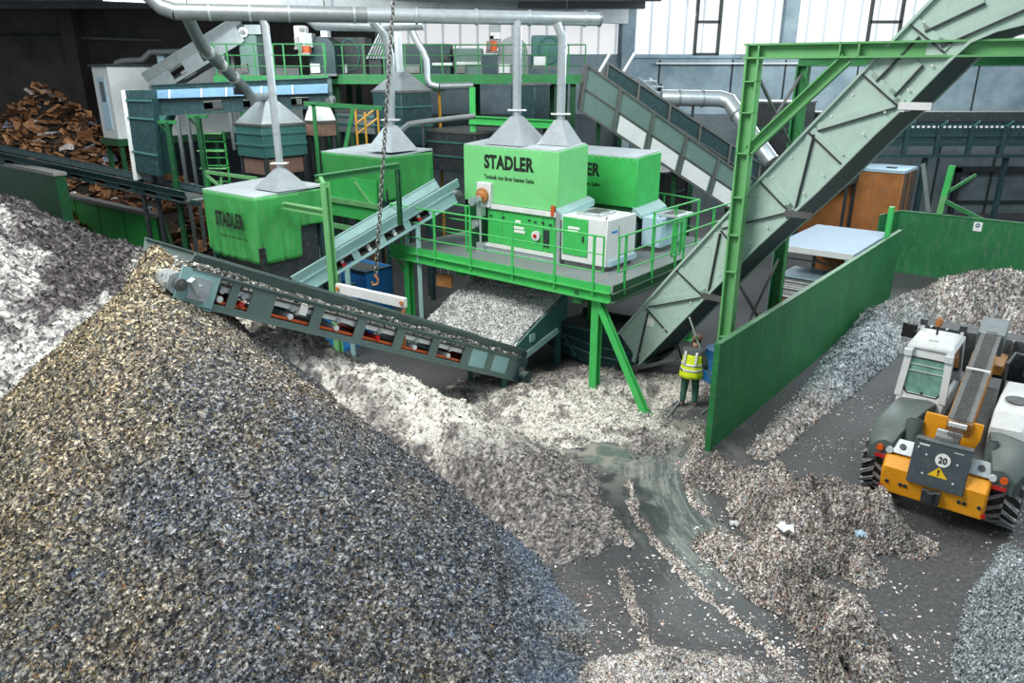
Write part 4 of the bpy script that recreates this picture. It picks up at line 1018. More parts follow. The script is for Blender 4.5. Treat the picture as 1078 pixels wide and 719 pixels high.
poly = [P3(p,0) for p in lo] + [P3(p,0) for p in up[::-1]]
part(MB(KF).prism(poly, (0,.05,0)), 'side_wall', G['greycase'], kc)
part(MB(KF).prism([(x,KW,z) for x,_,z in poly], (0,.05,0)), 'side_wall', G['greycase'], kc)
m = MB(KF)
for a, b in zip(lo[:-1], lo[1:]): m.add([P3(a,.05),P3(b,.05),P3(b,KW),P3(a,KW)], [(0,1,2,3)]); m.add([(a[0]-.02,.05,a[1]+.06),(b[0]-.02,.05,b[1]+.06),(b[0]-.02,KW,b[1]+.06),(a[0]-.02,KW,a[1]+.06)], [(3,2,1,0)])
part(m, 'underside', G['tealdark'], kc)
m = MB(KF)
for a, b in zip(up[:-1], up[1:]): m.bar(P3(a,0), P3(b,0), .16, .05); m.bar(P3(a,KW), P3(b,KW), .16, .05)
part(m, 'top_flange', G['greycase'], kc, split=True)
m = MB(KF)
for a, b in zip(lo[:-1], lo[1:]): m.bar(P3(a,-.03), P3(b,-.03), .1, .05); m.bar(P3(a,KW), P3(b,KW), .1, .05)
part(m, 'bottom_flange', G['greycase'], kc, split=True)
def lerp2(pts, s):
    ls = [math.dist(a,b) for a,b in zip(pts[:-1],pts[1:])]; s *= sum(ls)
    for (a,b),l in zip(zip(pts[:-1],pts[1:]), ls):
        if s <= l: return (a[0]+(b[0]-a[0])*s/l, a[1]+(b[1]-a[1])*s/l)
        s -= l
    return pts[-1]
m = MB(KF); M2 = MB(KF)
def rib(pxa, pxb, w=.15, dp=.03):
    a, b = onk(*pxa), onk(*pxb); m.bar((a[0],-dp/2,a[1]), (b[0],-dp/2,b[1]), w, dp, up=(0,1,0)); dx, dz = b[0]-a[0], b[1]-a[1]; l = math.hypot(dx, dz); ox, oz = (dz/l, -dx/l) if dx > 0 else (-dz/l, dx/l); ox *= w/2; oz *= w/2; M2.bar((a[0]+ox,-.03,a[1]+oz),(b[0]+ox,-.03,b[1]+oz), .03, .06, up=(0,1,0))
for a, b in (((683,319.6),(743,308.5)),((683,322),(707,349)),((680,328),(668,381)),((715,282),(742,308.5)),((755.5,244.5),(743,308.5)),((760,237),(833,218.6)),((762,240),(775,255)),((802,186.6),(834,220)),
             ((853.7,140.7),(834,220)),((855,136.5),(890,170)),((860.7,133.7),(949,107)),((911,74),(950,109)),((965,36),(920,83)),((968.7,66),(939,98.6)),((962,21.7),(998,51)),((973,29),(1036,-1)),((990,45),(1082,4))): rib(a, b)
part(m, 'stiffening_ribs', G['greycase'], kc, split=True); 
part(M2, 'rib_shadow_lines', G['dark'], kc)  # dark bars along one rib edge, standing in for its shadow
for q in ((908,72),(950,112)):
    pass
for pxy in ((951,109),(831,222),(744,309)):
    a = onk(*pxy); part(MB(KF).box(a[0]-.05,a[0]+.5,-.12,-.05,a[1]-.1,a[1]+.03).box(a[0]-.02,a[0]+.06,-.1,.3,a[1]-.14,a[1]), 'bracket', G['white'] if pxy[0] == 951 else G['steel'], kc)
a = onk(685,339); part(MB(KF).box(a[0]-.09,a[0]+.09,-.012,-.002,a[1]-.1,a[1]+.1), 'sticker', G['paper'], kc)
m = MB(KF)
for px in range(18):
    s = (px+.5)/18; q = lerp2(lo[:7], s); m.cyl((q[0]-.1,-.06,q[1]+.13), .022, .02, (0,1,0), 6)
    q = lerp2(up[:6], s); m.cyl((q[0]+.1,-.01,q[1]-.13), .022, .02, (0,1,0), 6)
part(m, 'bolts', G['white'], kc)
# boot in the pit: low curved tail reaching left under the platform
bt = MB(KF); x0, z0 = lo[0]; xu, zu = up[0]
prof = [(x0+.1,z0+.02),(x0-.22,.10),(x0-.7,-.0),(x0-1.3,.02),(x0-2.2,.12),(x0-3.1,.3),(x0-3.1,.95),(x0-1.7,1.0),(xu-.3,zu-.06),(xu,zu)]
bt.prism([(a,0,b) for a,b in prof], (0,.05,0)); bt.prism([(a,KW,b) for a,b in prof], (0,.05,0))
part(bt, 'boot_wall', G['tealdark'], kc)
m = MB(KF)
for a, b in zip(prof[:6], prof[1:6]): m.add([(a[0],.05,max(.0,a[1])),(b[0],.05,max(.0,b[1])),(b[0],KW,max(.0,b[1])),(a[0],KW,max(.0,a[1]))], [(0,1,2,3)])
m.box(x0-3.1, xu-.2, .05, KW, .72, .78); part(m, 'boot_floor', G['tealdark'], kc)
m = MB(KF)
for z in (.42, .68): m.tube([(x0-2.9,-.02,z+.06),(x0-1.2,-.02,z-.06),(x0-.3,-.02,z+.02)], .022, 6)
m.tube([(a,-.01,b) for a,b in prof[6:]], .035, 6)
m.bar((x0-2.6,-.02,.85),(x0-2.0,-.02,.2),.05,.05)
part(m, 'boot_ribs', G['teal'], kc, split=True)
part(MB(KF).tube([(x0-.02,-.12,z0-.08),(x0+1.2,-.2,z0+.55)], .05, 8), 'rail_tube', G['steel'], kc)
part(MB(KF).tube([(x0+.02,-.2,z0-.02),(x0+.02,.2,z0-.02)], .09, 12), 'shaft_end', G['steel'], kc)
# two legs holding it, hidden in part by the bunker wall
for px in ():
    q = lerp2(lo[:7], px/9)
    for y in (.1, KW-.1): part(MB(KF).ibeam((q[0],y,0),(q[0],y,q[1]),.16,.16,.03,up=(0,1,0)), 'leg', G['darkgreen'], kc, split=True)
# portal frame
pa = at(772, 355, Y=15.9); pb_x, pb_y = 4.80, 15.9
pf = thing('portal_frame', 'tall pale green steel portal straddling the climbing conveyor', 'frame', (pb_x, pb_y, 0))
zt = at(790, 62, Y=15.9).z
F4 = frame(pb_x, pb_y, 0, math.radians(-35))
part(MB(F4).ibeam((0,0,0),(0,0,zt),.28,.28,.04,up=(1,0,0)), 'post', G['framegreen'], pf, split=True)
m = MB(F4)
for z in (1.9, 3.4, 4.2, 5.0, 5.9, 6.7, 7.3): m.box(-.14,.14,-.14,.14,z-.012,z+.012)
part(m, 'post_stiffeners', G['framegreen'], pf, split=True)
part(MB(F4).ibeam((-.18,0,zt+.14),(9.5,0,zt+.14),.28,.3,.035), 'top_beam', G['framegreen'], pf)
m = MB(F4)
for x in (-.1,.12,1.62,1.95): m.box(x-.015,x+.015,-.15,.15,zt+.01,zt+.27)
part(m, 'beam_stiffeners', G['framegreen'], pf, split=True)
part(MB(F4).ibeam((.1,0,zt-1.75),(1.75,0,zt+.0),.22,.24,.03), 'brace', G['framegreen'], pf, split=True)
z2 = zt - .1
q = MB(F4).ibeam((.28,2.62,0),(.28,2.62,z2),.26,.26,.04,up=(1,0,0)); part(q, 'post', G['postgreen'], pf, split=True)
part(MB(F4).ibeam((.35,2.62,z2-2.0),(2.2,2.62,z2),.22,.24,.03), 'brace', G['green'], pf, split=True)
part(MB(F4).ibeam((.15,2.62,z2+.1),(9.0,2.62,z2+.1),.24,.26,.03), 'top_beam', G['postgreen'], pf)
part(MB(F4).bar((.05,.15,zt-.3),(.28,2.5,zt-1.9),.05,.05).bar((.28,2.5,zt-.3),(.08,.15,zt-1.9),.05,.05).bar((.05,.15,3.2),(.28,2.5,1.2),.05,.05).bar((.28,2.5,3.2),(.08,.15,1.2),.05,.05), 'cross_rods', G['steel'], pf, split=True)
# ---------------------------------------------------------------- bunker walls
BF = frame(4.13, 14.0)
bw = thing('bunker_wall', 'long dark green steel bunker wall running back from beside the worker', 'wall panel', BF @ Vector((0,7,0)))
part(MB(BF).box(-.06, 0, 0, 14.6, 0, 2.38), 'sheet', G['wallgreen'], bw)
part(MB(BF).box(-.1, .02, -.02, 14.6, 2.36, 2.4).box(-.1,.02,-.03,0,0,2.4), 'edge_strip', G['postgreen'], bw)
m = MB(BF)
for y in (2.5, 5.5, 8.5, 11.5): m.bar((-.1,y,2.1),(-1.0,y,.05),.1,.1).box(-.16,-.06,y-.06,y+.06,0,2.3)
part(m, 'rear_struts', G['darkgreen'], bw, split=True)
part(MB(BF).box(-.2,-.06,13.1,13.32,0,3.35), 'end_post', G['green'], bw)
b0 = at(948,222,z=2.4); UF = frame(b0.x, b0.y)
bb = thing('bunker_back_wall', 'dark green bunker wall with a white notice at the far right', 'wall panel', UF @ Vector((4,0,0)))
part(MB(UF).box(0, 9.5, 0, .07, 0, 2.4), 'sheet', G['wallgreen'], bb)
part(MB(UF).add([(-.5,-.9,.1),(0,0,0),(0,0,2.4),(-.5,-.9,2.3),(-.5,-.84,.1),(0,.06,0),(0,.06,2.4),(-.5,-.84,2.3)], [(0,1,2,3),(7,6,5,4),(1,0,4,5),(2,1,5,6),(3,2,6,7),(0,3,7,4)]), 'wing_sheet', G['wallgreen'], bb)
part(MB(UF).box(0,9.5,-.02,.1,2.37,2.42).tube([(-.5,-.92,.1),(-.5,-.92,2.3),(0,-.02,2.4)], .03, 6), 'edge_strip', G['postgreen'], bb)
p = at(1028, 246, Y=(UF @ Vector((2.6,0,0))).y); q = UF.inverted() @ p
nt_ = part(MB(UF).box(q.x-.14,q.x+.14,-.02,0,1.95,2.28), 'notice', G['paper'], bb, 'white notice plate')
part(MB(UF).cyl((q.x,-.025,2.16),.075,.012,(0,1,0),16), 'symbol_disc', G['ink'], nt_)
part(MB(UF).box(q.x-.05,q.x+.05,-.036,-.03,2.13,2.19), 'symbol_bar', G['whiteblue'], nt_)
m = MB(UF).ibeam((1.15,.25,0),(1.35,.25,3.1),.22,.2,.03,up=(0,1,0)); part(m, 'post', G['framegreen'], bb, split=True)
part(MB(UF).ibeam((1.35,.25,3.1),(1.42,.25,4.2),.22,.2,.03,up=(0,1,0)), 'post_extension', G['green'], bb)
part(MB(UF).bar((1.35,.3,2.9),(2.8,.3,2.3),.12,.14).bar((1.4,.3,3.2),(2.2,.6,3.9),.1,.1), 'brace', G['postgreen'], bb, split=True)
part(MB(UF).bar((1.0,.2,2.2),(.45,.2,4.2),.1,.14), 'leaning_bar', G['galvdark'], bb)
# ---------------------------------------------------------------- shed with stacked sheets behind the bunker wall
t = thing('sheet_shed', 'low white-roofed open shed behind the long bunker wall', 'shed', BF @ Vector((-1.3, 12, 0)))
part(MB(BF).box(-2.6,-.2,9.7,13.9,2.26,2.38), 'roof', paint('pale_blue_roof', (140,168,190), .5, var=.1, dust=.2), t)
part(MB(BF).box(-2.6,-.2,9.68,9.7,2.22,2.40), 'roof_edge', G['white'], t)
for x, y in ((-2.5,9.75),(-2.5,13.8),(-.35,13.8),(-.35,9.75)): part(MB(BF).box(x-.06,x+.06,y-.06,y+.06,0,2.26), 'post', G['teallight'] if y < 10 else G['dark'], t, split=True)
part(MB(BF).box(-2.56,-.3,13.75,13.8,0,2.25).box(-.36,-.3,9.9,13.8,0,2.25), 'wall_sheet', G['rust'], t, split=True)
part(MB(BF).bar((-1.4,9.9,2.1),(-.8,10.3,1.7),.05,.05).bar((-1.2,9.9,2.2),(-.6,10.2,1.8),.05,.05).box(-2.4,-1.0,10.1,10.15,1.9,1.94), 'inner_bars', G['steel'], t, split=True)
for k in range(14):
    z = .62+k*.055; j = random.uniform(-.04,.04)
    m = MB(BF).box(-2.4+j,-1.1+j,10.1+j*2,11.5,z,z+.032)
    solo(m, 'stacked_sheet', G['whiteblue'] if k == 13 else G['white'], 'white flat sheet in the stack inside the low shed', 'sheet', 'white sheets stacked in the shed')
t = thing('sheet_pallet', 'dark pallet under the stack of white sheets in the shed', 'pallet', BF @ Vector((-1.75,10.8,0)))
part(MB(BF).box(-2.45,-1.05,10.0,11.6,.47,.61), 'deck_boards', G['brown'], t)
for x in (-2.4,-1.8,-1.2): part(MB(BF).box(x,x+.1,10.05,11.55,0,.47), 'bearer', G['brown'], t)
# brown container beyond
p = at(952, 183, Y=33.0); CF = frame(p.x, p.y)
t = thing('brown_container', 'rust-brown sheet container with a pale lid beyond the shed', 'container', (p.x, p.y, 0))
part(MB(CF).box(-4.6, 0, 0, 2.2, 0, p.z), 'body', G['rust'], t, bevel=.03)
part(MB(CF).box(-4.65, .05, -.05, 2.25, p.z, p.z+.12), 'lid', G['whiteblue'], t)
m = MB(CF)
for y in (.3,.8,1.5,2.0): m.box(0,.07,y-.05,y+.05,0,p.z-.05)
part(m, 'side_posts', G['steel'], t, split=True)
part(MB(CF).box(-2.9,-2.82,.4,.5,p.z+.12,p.z+.5).box(-2.3,-2.22,.4,.5,p.z+.12,p.z+.5).box(-2.9,-2.22,.42,.48,p.z+.3,p.z+.36).box(-.9,-.5,.6,.9,p.z+.12,p.z+.17), 'lid_handle', G['tealdark'], t, split=True)
# horizontal gallery conveyor under the windows on the right
YG = 35.5
gx0, gx1 = bx(885, YG), bx(1135, YG)
def gz(py): return bz(py, YG)
t = thing('gallery_conveyor', 'dark green horizontal gallery conveyor along the far right wall', 'conveyor', ((gx0+gx1)/2, YG, 0))
part(MB().box(gx0,gx1,YG,YG+1.2,gz(128),gz(118)), 'top_casing', G['dark'], t)
part(MB().box(gx0,gx1,YG+.05,YG+1.2,gz(150),gz(128)), 'side_casing', G['tealdark'], t)
m = MB().box(gx0,gx1,YG,YG+.1,gz(154),gz(150)).box(gx0,gx1,YG,YG+.1,gz(166),gz(162.5)).box(gx0,gx1,YG,YG+.06,gz(144),gz(142.8))
for px in (908,937,969,1004,1039,1075,1110): m.box(bx(px,YG)-.1,bx(px,YG)+.1,YG-.05,YG+.1,gz(166),gz(131)); 
part(m, 'side_frame', G['tealdark'], t)
m = MB()
for px in (936,968,1003,1038,1074): m.bar((bx(px,YG),YG-.1,gz(133)),(bx(px,YG)+.15,YG-.3,gz(127)),.08,.08)
part(m, 'brackets', G['teal'], t, split=True)
m = MB()
for k in range(46):
    x = gx0+.3+k*.24; m.box(x,x+.12,YG-.04,YG,gz(134.6),gz(132.4))
part(m, 'bolt_rail', G['white'], t)
for px in (915,1000,1090): part(MB().box(bx(px,YG)-.1,bx(px,YG)+.1,YG+.4,YG+.6,0,gz(166)), 'leg', G['tealdark'], t, split=True)
# ---------------------------------------------------------------- twin incline chutes at the middle right
YT = 26.0
def trough(name, label, pts_top, pts_bot, Y, wid, mats, white_panel=True):
    a, b = [at(*p, Y=Y) for p in pts_top]; c, d = [at(*p, Y=Y) for p in pts_bot]
    t = thing(name, label, 'conveyor', (b.x, Y, 0))
    for y in (Y, Y+wid):
        o = Vector((0, y-Y, 0)); f = part(MB().prism([a+o, b+o, d+o, c+o], (0,.05,0)), 'side_wall', G[mats[0]], t)
        m = MB(); m.bar(a+o, b+o, .12, .07); m.bar(c+o, d+o, .12, .07); m.bar(a.lerp(c,.5)+o+Vector((0,-.02,0)), b.lerp(d,.5)+o+Vector((0,-.02,0)), .06, .05)
        part(m, 'chord', G[mats[1]], f)
        m = MB()
        for k in range(6): s = k/5; m.bar(a.lerp(b,s)+o+Vector((0,-.04,0)), c.lerp(d,s)+o+Vector((0,-.04,0)), .08, .08)
        part(m, 'rib', G[mats[1]], f, split=True)
        if white_panel and y == Y:
            m = MB()
            for k in range(5):
                s0, s1 = k/5+.02, (k+1)/5-.02; q = [a.lerp(c,.56).lerp(b.lerp(d,.56), s) for s in (s0,s1)]; r = [a.lerp(c,.96).lerp(b.lerp(d,.96), s) for s in (s0,s1)]
                if k > 0: m.prism([q[0]+Vector((0,-.03,0)), q[1]+Vector((0,-.03,0)), r[1]+Vector((0,-.03,0)), r[0]+Vector((0,-.03,0))], (0,.03,0))
            part(m, 'pale_panel', G['white'], f)
    o = Vector((0,wid,0)); m = MB().add([a.lerp(c,.4), b.lerp(d,.4), b.lerp(d,.4)+o, a.lerp(c,.4)+o, a.lerp(c,.44), b.lerp(d,.44), b.lerp(d,.44)+o, a.lerp(c,.44)+o], [(0,1,2,3),(7,6,5,4)])
    part(m, 'belt', G['dark'], t)
    for s in (.12,.6,.95):
        q = c.lerp(d, s); part(MB().box(q.x-.07,q.x+.07,Y+wid*.5-.07,Y+wid*.5+.07,0,q.z), 'leg', G['darkgreen'], t, split=True)
    return t
G['trough'] = paint('grey_green_trough', (96,124,118), .5, var=.12, dust=.2)
trough('incline_conveyor', 'grey-green inclined conveyor with pale lower panels descending to the right behind the hoods', ((618,68),(790,190)), ((611,116),(778,226)), YT, 1.0, ('trough','steel'))
trough('incline_conveyor', 'dark inclined conveyor descending to the right behind the pale-panelled one', ((640,66),(800,172)), ((636,104),(795,206)), YT+2.2, 1.0, ('tealdark','steel'), False)
# fat silver duct behind
t = thing('exhaust_pipe', 'fat silver exhaust pipe with a bend under the far windows', 'duct', at(745,108,Y=30))
pp = [at(696,103,Y=30), at(758,104,Y=30), at(768,107,Y=29.8), at(792,143,Y=28.6), at(812,170,Y=28)]
part(MB().tube(pp, .30, 20), 'pipe', G['galv'], t)
for a, s in ((0,.3),(0,.7),(2,.4),(2,.8)):
    c = pp[a].lerp(pp[a+1], s); d = (pp[a+1]-pp[a]).normalized(); part(MB().tube([c-d*.03, c+d*.03], .33, 20), 'joint_band', G['galvdark'], t, split=True)
part(MB().tube([pp[1]+Vector((-1,0,0)), pp[1]+Vector((-1,0,-4.8))], .05, 6), 'hanger', G['dark'], t)
# guard frames and small stairs near it
t = thing('access_stair', 'small pale stair rail above the far incline conveyor', 'stair', at(690,85,Y=31))
part(MB().tube([at(672,82,Y=31),at(700,105,Y=31)], .05, 6).tube([at(684,82,Y=31.6),at(712,108,Y=31.6)], .05, 6), 'handrail', G['galv'], t, split=True)
for k in range(4):
    a = at(676+k*7, 86+k*6, Y=31); part(MB().box(a.x-.1,a.x+.6,31,31.8,a.z,a.z+.05), 'step', G['galv'], t)
part(MB().box(at(694,88,Y=31.5).x, at(694,88,Y=31.5).x+.1, 31.4,31.5,0,at(694,88,Y=31.5).z), 'support', G['dark'], t)
a = at(630,77,Y=27); part(MB().tube([a, a+Vector((.35,0,.6))], .05, 6).tube([a+Vector((.85,0,.05)), a+Vector((1.2,0,.65))], .05, 6), 'guard_bar', G['white'], t, split=True)
# dark casings in the shade between the conveyors
def casing(name, label, px, py, Y, w, d, h, mat, cat='machine', yaw=YAW, z=None, extra=None):
    p = at(px, py, Y=Y); F = frame(p.x, p.y, 0, yaw); t = thing(name, label, cat, (p.x, p.y, 0))
    z1 = p.z; z0 = max(0, z1-h)
    part(MB(F).box(-w,0,0,d,z0,z1), 'casing', G[mat], t, bevel=.02)
    part(MB(F).box(-w-.03,.03,-.03,d+.03,z1-.06,z1+.02), 'top_rim', G['steel'], t)
    for x in (-w+.1,-.1):
        for y in (.1,d-.1): part(MB(F).box(x-.06,x+.06,y-.06,y+.06,0,z0), 'leg', G['dark'], t, split=True) if z0 > .1 else None
    if extra: extra(F, t, w, d, z0, z1)
    return t
def ribs(F, t, w, d, z0, z1):
    m = MB(F)
    for k in (.35,.7): m.box(-w-.04,.04,-.04,d,z0+(z1-z0)*k,z0+(z1-z0)*k+.06)
    part(m, 'rib', G['teal'], t, split=True)
def hood_top(pyx, h, r, mat='galvdark'):
    def f(F, t, w, d, z0, z1):
        part(MB(F).frustum(-w,0,0,d,z1,-w/2,d/2,r,z1+h), 'pyramid_hood', G[mat], t, smooth=0); ribs(F,t,w,d,z0,z1)
    return f
tA = casing('hopper', 'teal hopper with a grey pyramid top left of the tarpaulin machines', 275, 132, 25.0, 1.55, 1.7, 1.05, 'teal', 'hopper', extra=hood_top(0,.85,.12))
pA = Vector(tA.location); FA = frame(pA.x, pA.y); zA = at(275,132,Y=25).z
part(MB(FA).box(-1.45,-.1,.1,1.6,zA-1.6,zA-1.1), 'rusty_base', G['umber'], tA)
part(MB(FA).box(-1.35,-.2,.2,1.4,0,zA-1.6), 'lower_frame', G['dark'], tA)
t = thing('extraction_duct', 'slanting silver duct running down from the trunk to the teal hopper', 'duct', at(268,112,Y=25))
top = FA @ Vector((-.78,.85,zA+.85))
part(MB().tube([top, at(266,103,Y=25), at(256,92,Y=24), at(212,48,Y=21.5), tuple(T0-TD*1.78)], [.13,.14,.16,.16,.14], 16), 'pipe', G['galvdark'], t)
for s in (.25,.55,.85):
    c = at(256,92,Y=24).lerp(at(212,48,Y=21.5), s); d = (at(256,92,Y=24)-at(212,48,Y=21.5)).normalized(); part(MB().tube([c-d*.04,c+d*.04], .185, 16), 'joint_band', G['galv'], t, split=True)
part(MB().box(at(250,92,Y=24).x-.1, at(250,92,Y=24).x+.15, 23.9,24.2, at(250,96,Y=24).z-.1, at(250,92,Y=24).z), 'bracket', G['dark'], t)
casing('hopper', 'dark teal ribbed hopper with a grey pyramid top behind the chain', 422, 96, 27.5, 1.5, 1.5, 1.9, 'tealdark', 'hopper', extra=hood_top(0,.7,.12,'galvdark'))
t = thing('extraction_duct', 'silver duct dropping from the trunk to the dark ribbed hopper', 'duct', at(420,75,Y=27.8))
part(MB().tube([at(421,76,Y=28), at(418,30,Y=28), at(417,14,Y=28)], .14, 14), 'pipe', G['galv'], t)
t = thing('extraction_duct', 'thin bent silver duct ending in a swan neck above the dark gallery', 'duct', at(449,80,Y=29))
part(MB().tube([at(431,27,Y=29), at(438,42,Y=29), at(446,55,Y=29), at(449,64,Y=29), at(450,84,Y=29), at(453,89,Y=29), at(462,91,Y=29)], .12, 14), 'pipe', G['galv'], t)
part(MB().tube([at(462,91,Y=29), at(497,90,Y=29.5)], .13, 12), 'outlet_pipe', G['galvdark'], t)
t = thing('drain_pipe', 'dark bent pipe running right from the second tarpaulin machine', 'pipe', at(450,130,Y=25.5))
q_ = at(445,129,Y=25.6); part(MB().box(q_.x-.04,q_.x+.04,25.56,25.64,0,q_.z), 'stand', G['dark'], t)
part(MB().tube([at(416,143,Y=25.5), at(430,131,Y=25.5), at(440,129,Y=25.6), at(500,122,Y=26)], .09, 10), 'pipe', G['galvdark'], t)
casing('transfer_casing', 'dark teal transfer casing under the right end of the upper gallery', 563, 88, 28.0, 1.1, .9, 1.5, 'tealdark')
casing('transfer_casing', 'white capped brown transfer casing under the left end of the upper gallery', 336, 128, 26.5, .8, .7, .5, 'umber', extra=lambda F,t,w,d,z0,z1: part(MB(F).frustum(-w,0,0,d,z1+.02,-w/2,d/2,.25,z1+.5), 'white_cap', G['white'], t, smooth=0))
casing('baler', 'dark baler casing beneath the gallery behind the lettered hood', 500, 140, 27.0, 2.6, 2.4, 1.4, 'dark', extra=ribs)
casing('transfer_casing', 'dark wide casing beneath the gallery left of the lettered hood', 395, 118, 28.5, 2.2, 1.6, .8, 'galvdark', extra=ribs)
casing('waste_crusher', 'dark casing behind the hoods below the incline conveyors', 700, 182, 30.0, 5.2, 2.0, 3.0, 'dark', extra=ribs)
casing('waste_crusher', 'dark casing right of the portal post beyond the climbing conveyor', 842, 108, 31.5, 2.3, 2.0, 3.6, 'dark', extra=ribs)
casing('waste_crusher', 'dark teal casing behind the portal braces below the far windows', 905, 120, 33.0, 2.6, 1.4, 3.0, 'tealdark', extra=ribs)
# ---------------------------------------------------------------- upper gallery
def gallery(label, px0, px1, py, Y, depth, posts, railpy=None, rh=1.15, legs=(), beam='postgreen'):
    a, b = at(px0, py, Y=Y), at(px1, py, Y=Y); z = a.z; t = thing('upper_gallery', label, 'gallery', ((a.x+b.x)/2, Y, 0))
    part(MB().box(a.x,b.x,Y,Y+depth,z-.08,z), 'deck', G['deck'], t)
    part(MB().box(a.x,b.x,Y-.04,Y,z-.28,z+.06).box(a.x,b.x,Y-.12,Y,z-.3,z-.27), 'edge_beam', G[beam], t)
    part(MB().box(a.x,b.x,Y+depth,Y+depth+.04,z-.28,z).box(a.x,a.x+.04,Y,Y+depth,z-.28,z).box(b.x-.04,b.x,Y,Y+depth,z-.28,z), 'rear_beam', G['darkgreen'], t, split=True)
    xs = [at(p, py, Y=Y).x for p in posts]
    railing(IDN, t, [(a.x+.05,Y),(b.x-.05,Y)], [(x,Y) for x in xs], z, rh, .026, (.33,.66), 'postgreen', ends=[(a.x+.05,Y),(b.x-.05,Y)])
    for p in legs:
        x = at(p, py, Y=Y).x
        for y in (Y+.2, Y+depth-.2): part(MB().ibeam((x,y,0),(x,y,z-.28),.22,.22,.03,up=(0,1,0)), 'leg', G['darkgreen'], t, split=True)
    return t, z
g1, zg1 = gallery('upper green gallery left part, with the white switch boxes and inclined belt', 225, 346, 81, 30.0, 4.5, (229,242,270,290,301,318,343), legs=(342,250))
g2, zg2 = gallery('long upper green gallery carrying dark teal machines under the trunk', 347, 617, 80, 31.5, 5.0, (352,362,384,405,427,444,466,480,504,530,552,575,598), legs=(352,497,588,604))
def tower(name, label, px0, px1, py0, py1, Y, mat, cat, d=1.0, dome=False, ring=False, extras=()):
    a, b = at(px0, py1, Y=Y), at(px1, py0, Y=Y); t = thing(name, label, cat, ((a.x+b.x)/2, Y, min(a.z, b.z)))
    x0, x1, z0, z1 = a.x, b.x, a.z, b.z
    if dome:
        c = (x0+x1)/2; r = (x1-x0)/2; h = min(r, (z1-z0)*.5); pr = [(x0,Y,z0),(x1,Y,z0)] + [(c+r*math.cos(k*PI/10), Y, z1-h+h*math.sin(k*PI/10)) for k in range(11)]
        part(MB().prism(pr, (0,d,0)), 'casing', G[mat], t)
    else: part(MB().box(x0,x1,Y,Y+d,z0,z1), 'casing', G[mat], t, bevel=.02)
    if ring:
        c = Vector(((x0+x1)/2, Y-.03, z0+(z1-z0)*.55)); rx, rz = (x1-x0)*.3, (z1-z0)*.4
        part(MB().tube([c+Vector((rx*math.cos(k*PI/10),0,rz*math.sin(k*PI/10))) for k in range(21)], .04, 6), 'inspection_ring', G['teal'], t)
    m = MB().box(x0+.05*(x1-x0),x0+.4*(x1-x0),Y-.12,Y,z0+.12,z0+.45); part(m, 'motor', G['white'] if ring or dome else G['steel'], t)
    part(MB().box(x0-.03,x1+.03,Y-.04,Y+d+.04,z0,z0+.08), 'base_frame', G['steel'], t)
    for nm, q0, q1, r0, r1, mt in extras:
        u, v = at(q0, r1, Y=Y-.1), at(q1, r0, Y=Y-.1); part(MB().box(u.x,v.x,Y-.12,Y+.5,u.z,v.z), nm, G[mt], t)
    return t
Yg = 31.2
tower('chute_tower', 'grey-green upright chute on the left end of the upper gallery', 255, 269, 36, 80, 31.2, 'trough', 'chute', 1.0, extras=(('lid', 258, 274, 26, 36, 'galvdark'),))
tower('switch_cabinet', 'white switch box stack with a small screen on the upper gallery', 311, 321, 27, 52, 31.0, 'white', 'cabinet', .5, extras=(('screen', 315, 320, 29, 33, 'glass'), ('side_box', 321, 328, 35, 50, 'galvdark')))
tower('signal_box', 'orange box on the left gallery rail beside the switch boxes', 315, 325, 48, 58, 30.5, 'orange', 'box', .4)
tower('drum_separator', 'dark teal domed separator on the left gallery beside the orange box', 327, 351, 38, 80, 31.2, 'tealdark', 'machine', 1.6, dome=True, ring=False, extras=(('stack', 338, 344, 31, 39, 'white'),))
tower('drum_separator', 'black separator with a pale ring between the left gallery and the chain', 353, 384, 39, 80, 33.0, 'dark', 'machine', 1.6, ring=True)
tower('drum_separator', 'dark teal separator with a gabled top behind the thin bent duct', 421, 474, 46, 80, 33.2, 'tealdark', 'machine', 1.6, extras=(('window_slot', 462, 472, 56, 64, 'dark'), ('pale_strip', 455, 476, 66, 69, 'white')))
tower('gallery_bench', 'low grey casing with a pale strip on the gallery behind the railing', 478, 508, 51, 80, 33.6, 'trough', 'machine', 1.2, extras=(('pale_strip', 480, 506, 65, 68, 'white'),))
tower('stack_pipe', 'square dark stack rising behind the orange box on the gallery', 515, 527, 18, 50, 33.6, 'galvdark', 'duct', .6, extras=(('pale_plate', 516, 527, 34, 41, 'white'),))
tower('signal_box', 'orange-red box below the square stack on the gallery', 512, 523, 43, 56, 32.2, 'orange', 'box', .5)
tower('drum_separator', 'dark grey domed separator left of the front hood duct on the gallery', 524, 556, 38, 80, 32.8, 'galvdark', 'machine', 1.6, dome=True)
tower('drum_separator', 'teal separator with a dark ring at the right end of the gallery', 560, 596, 37, 72, 32.4, 'teal', 'machine', 1.6, ring=True)
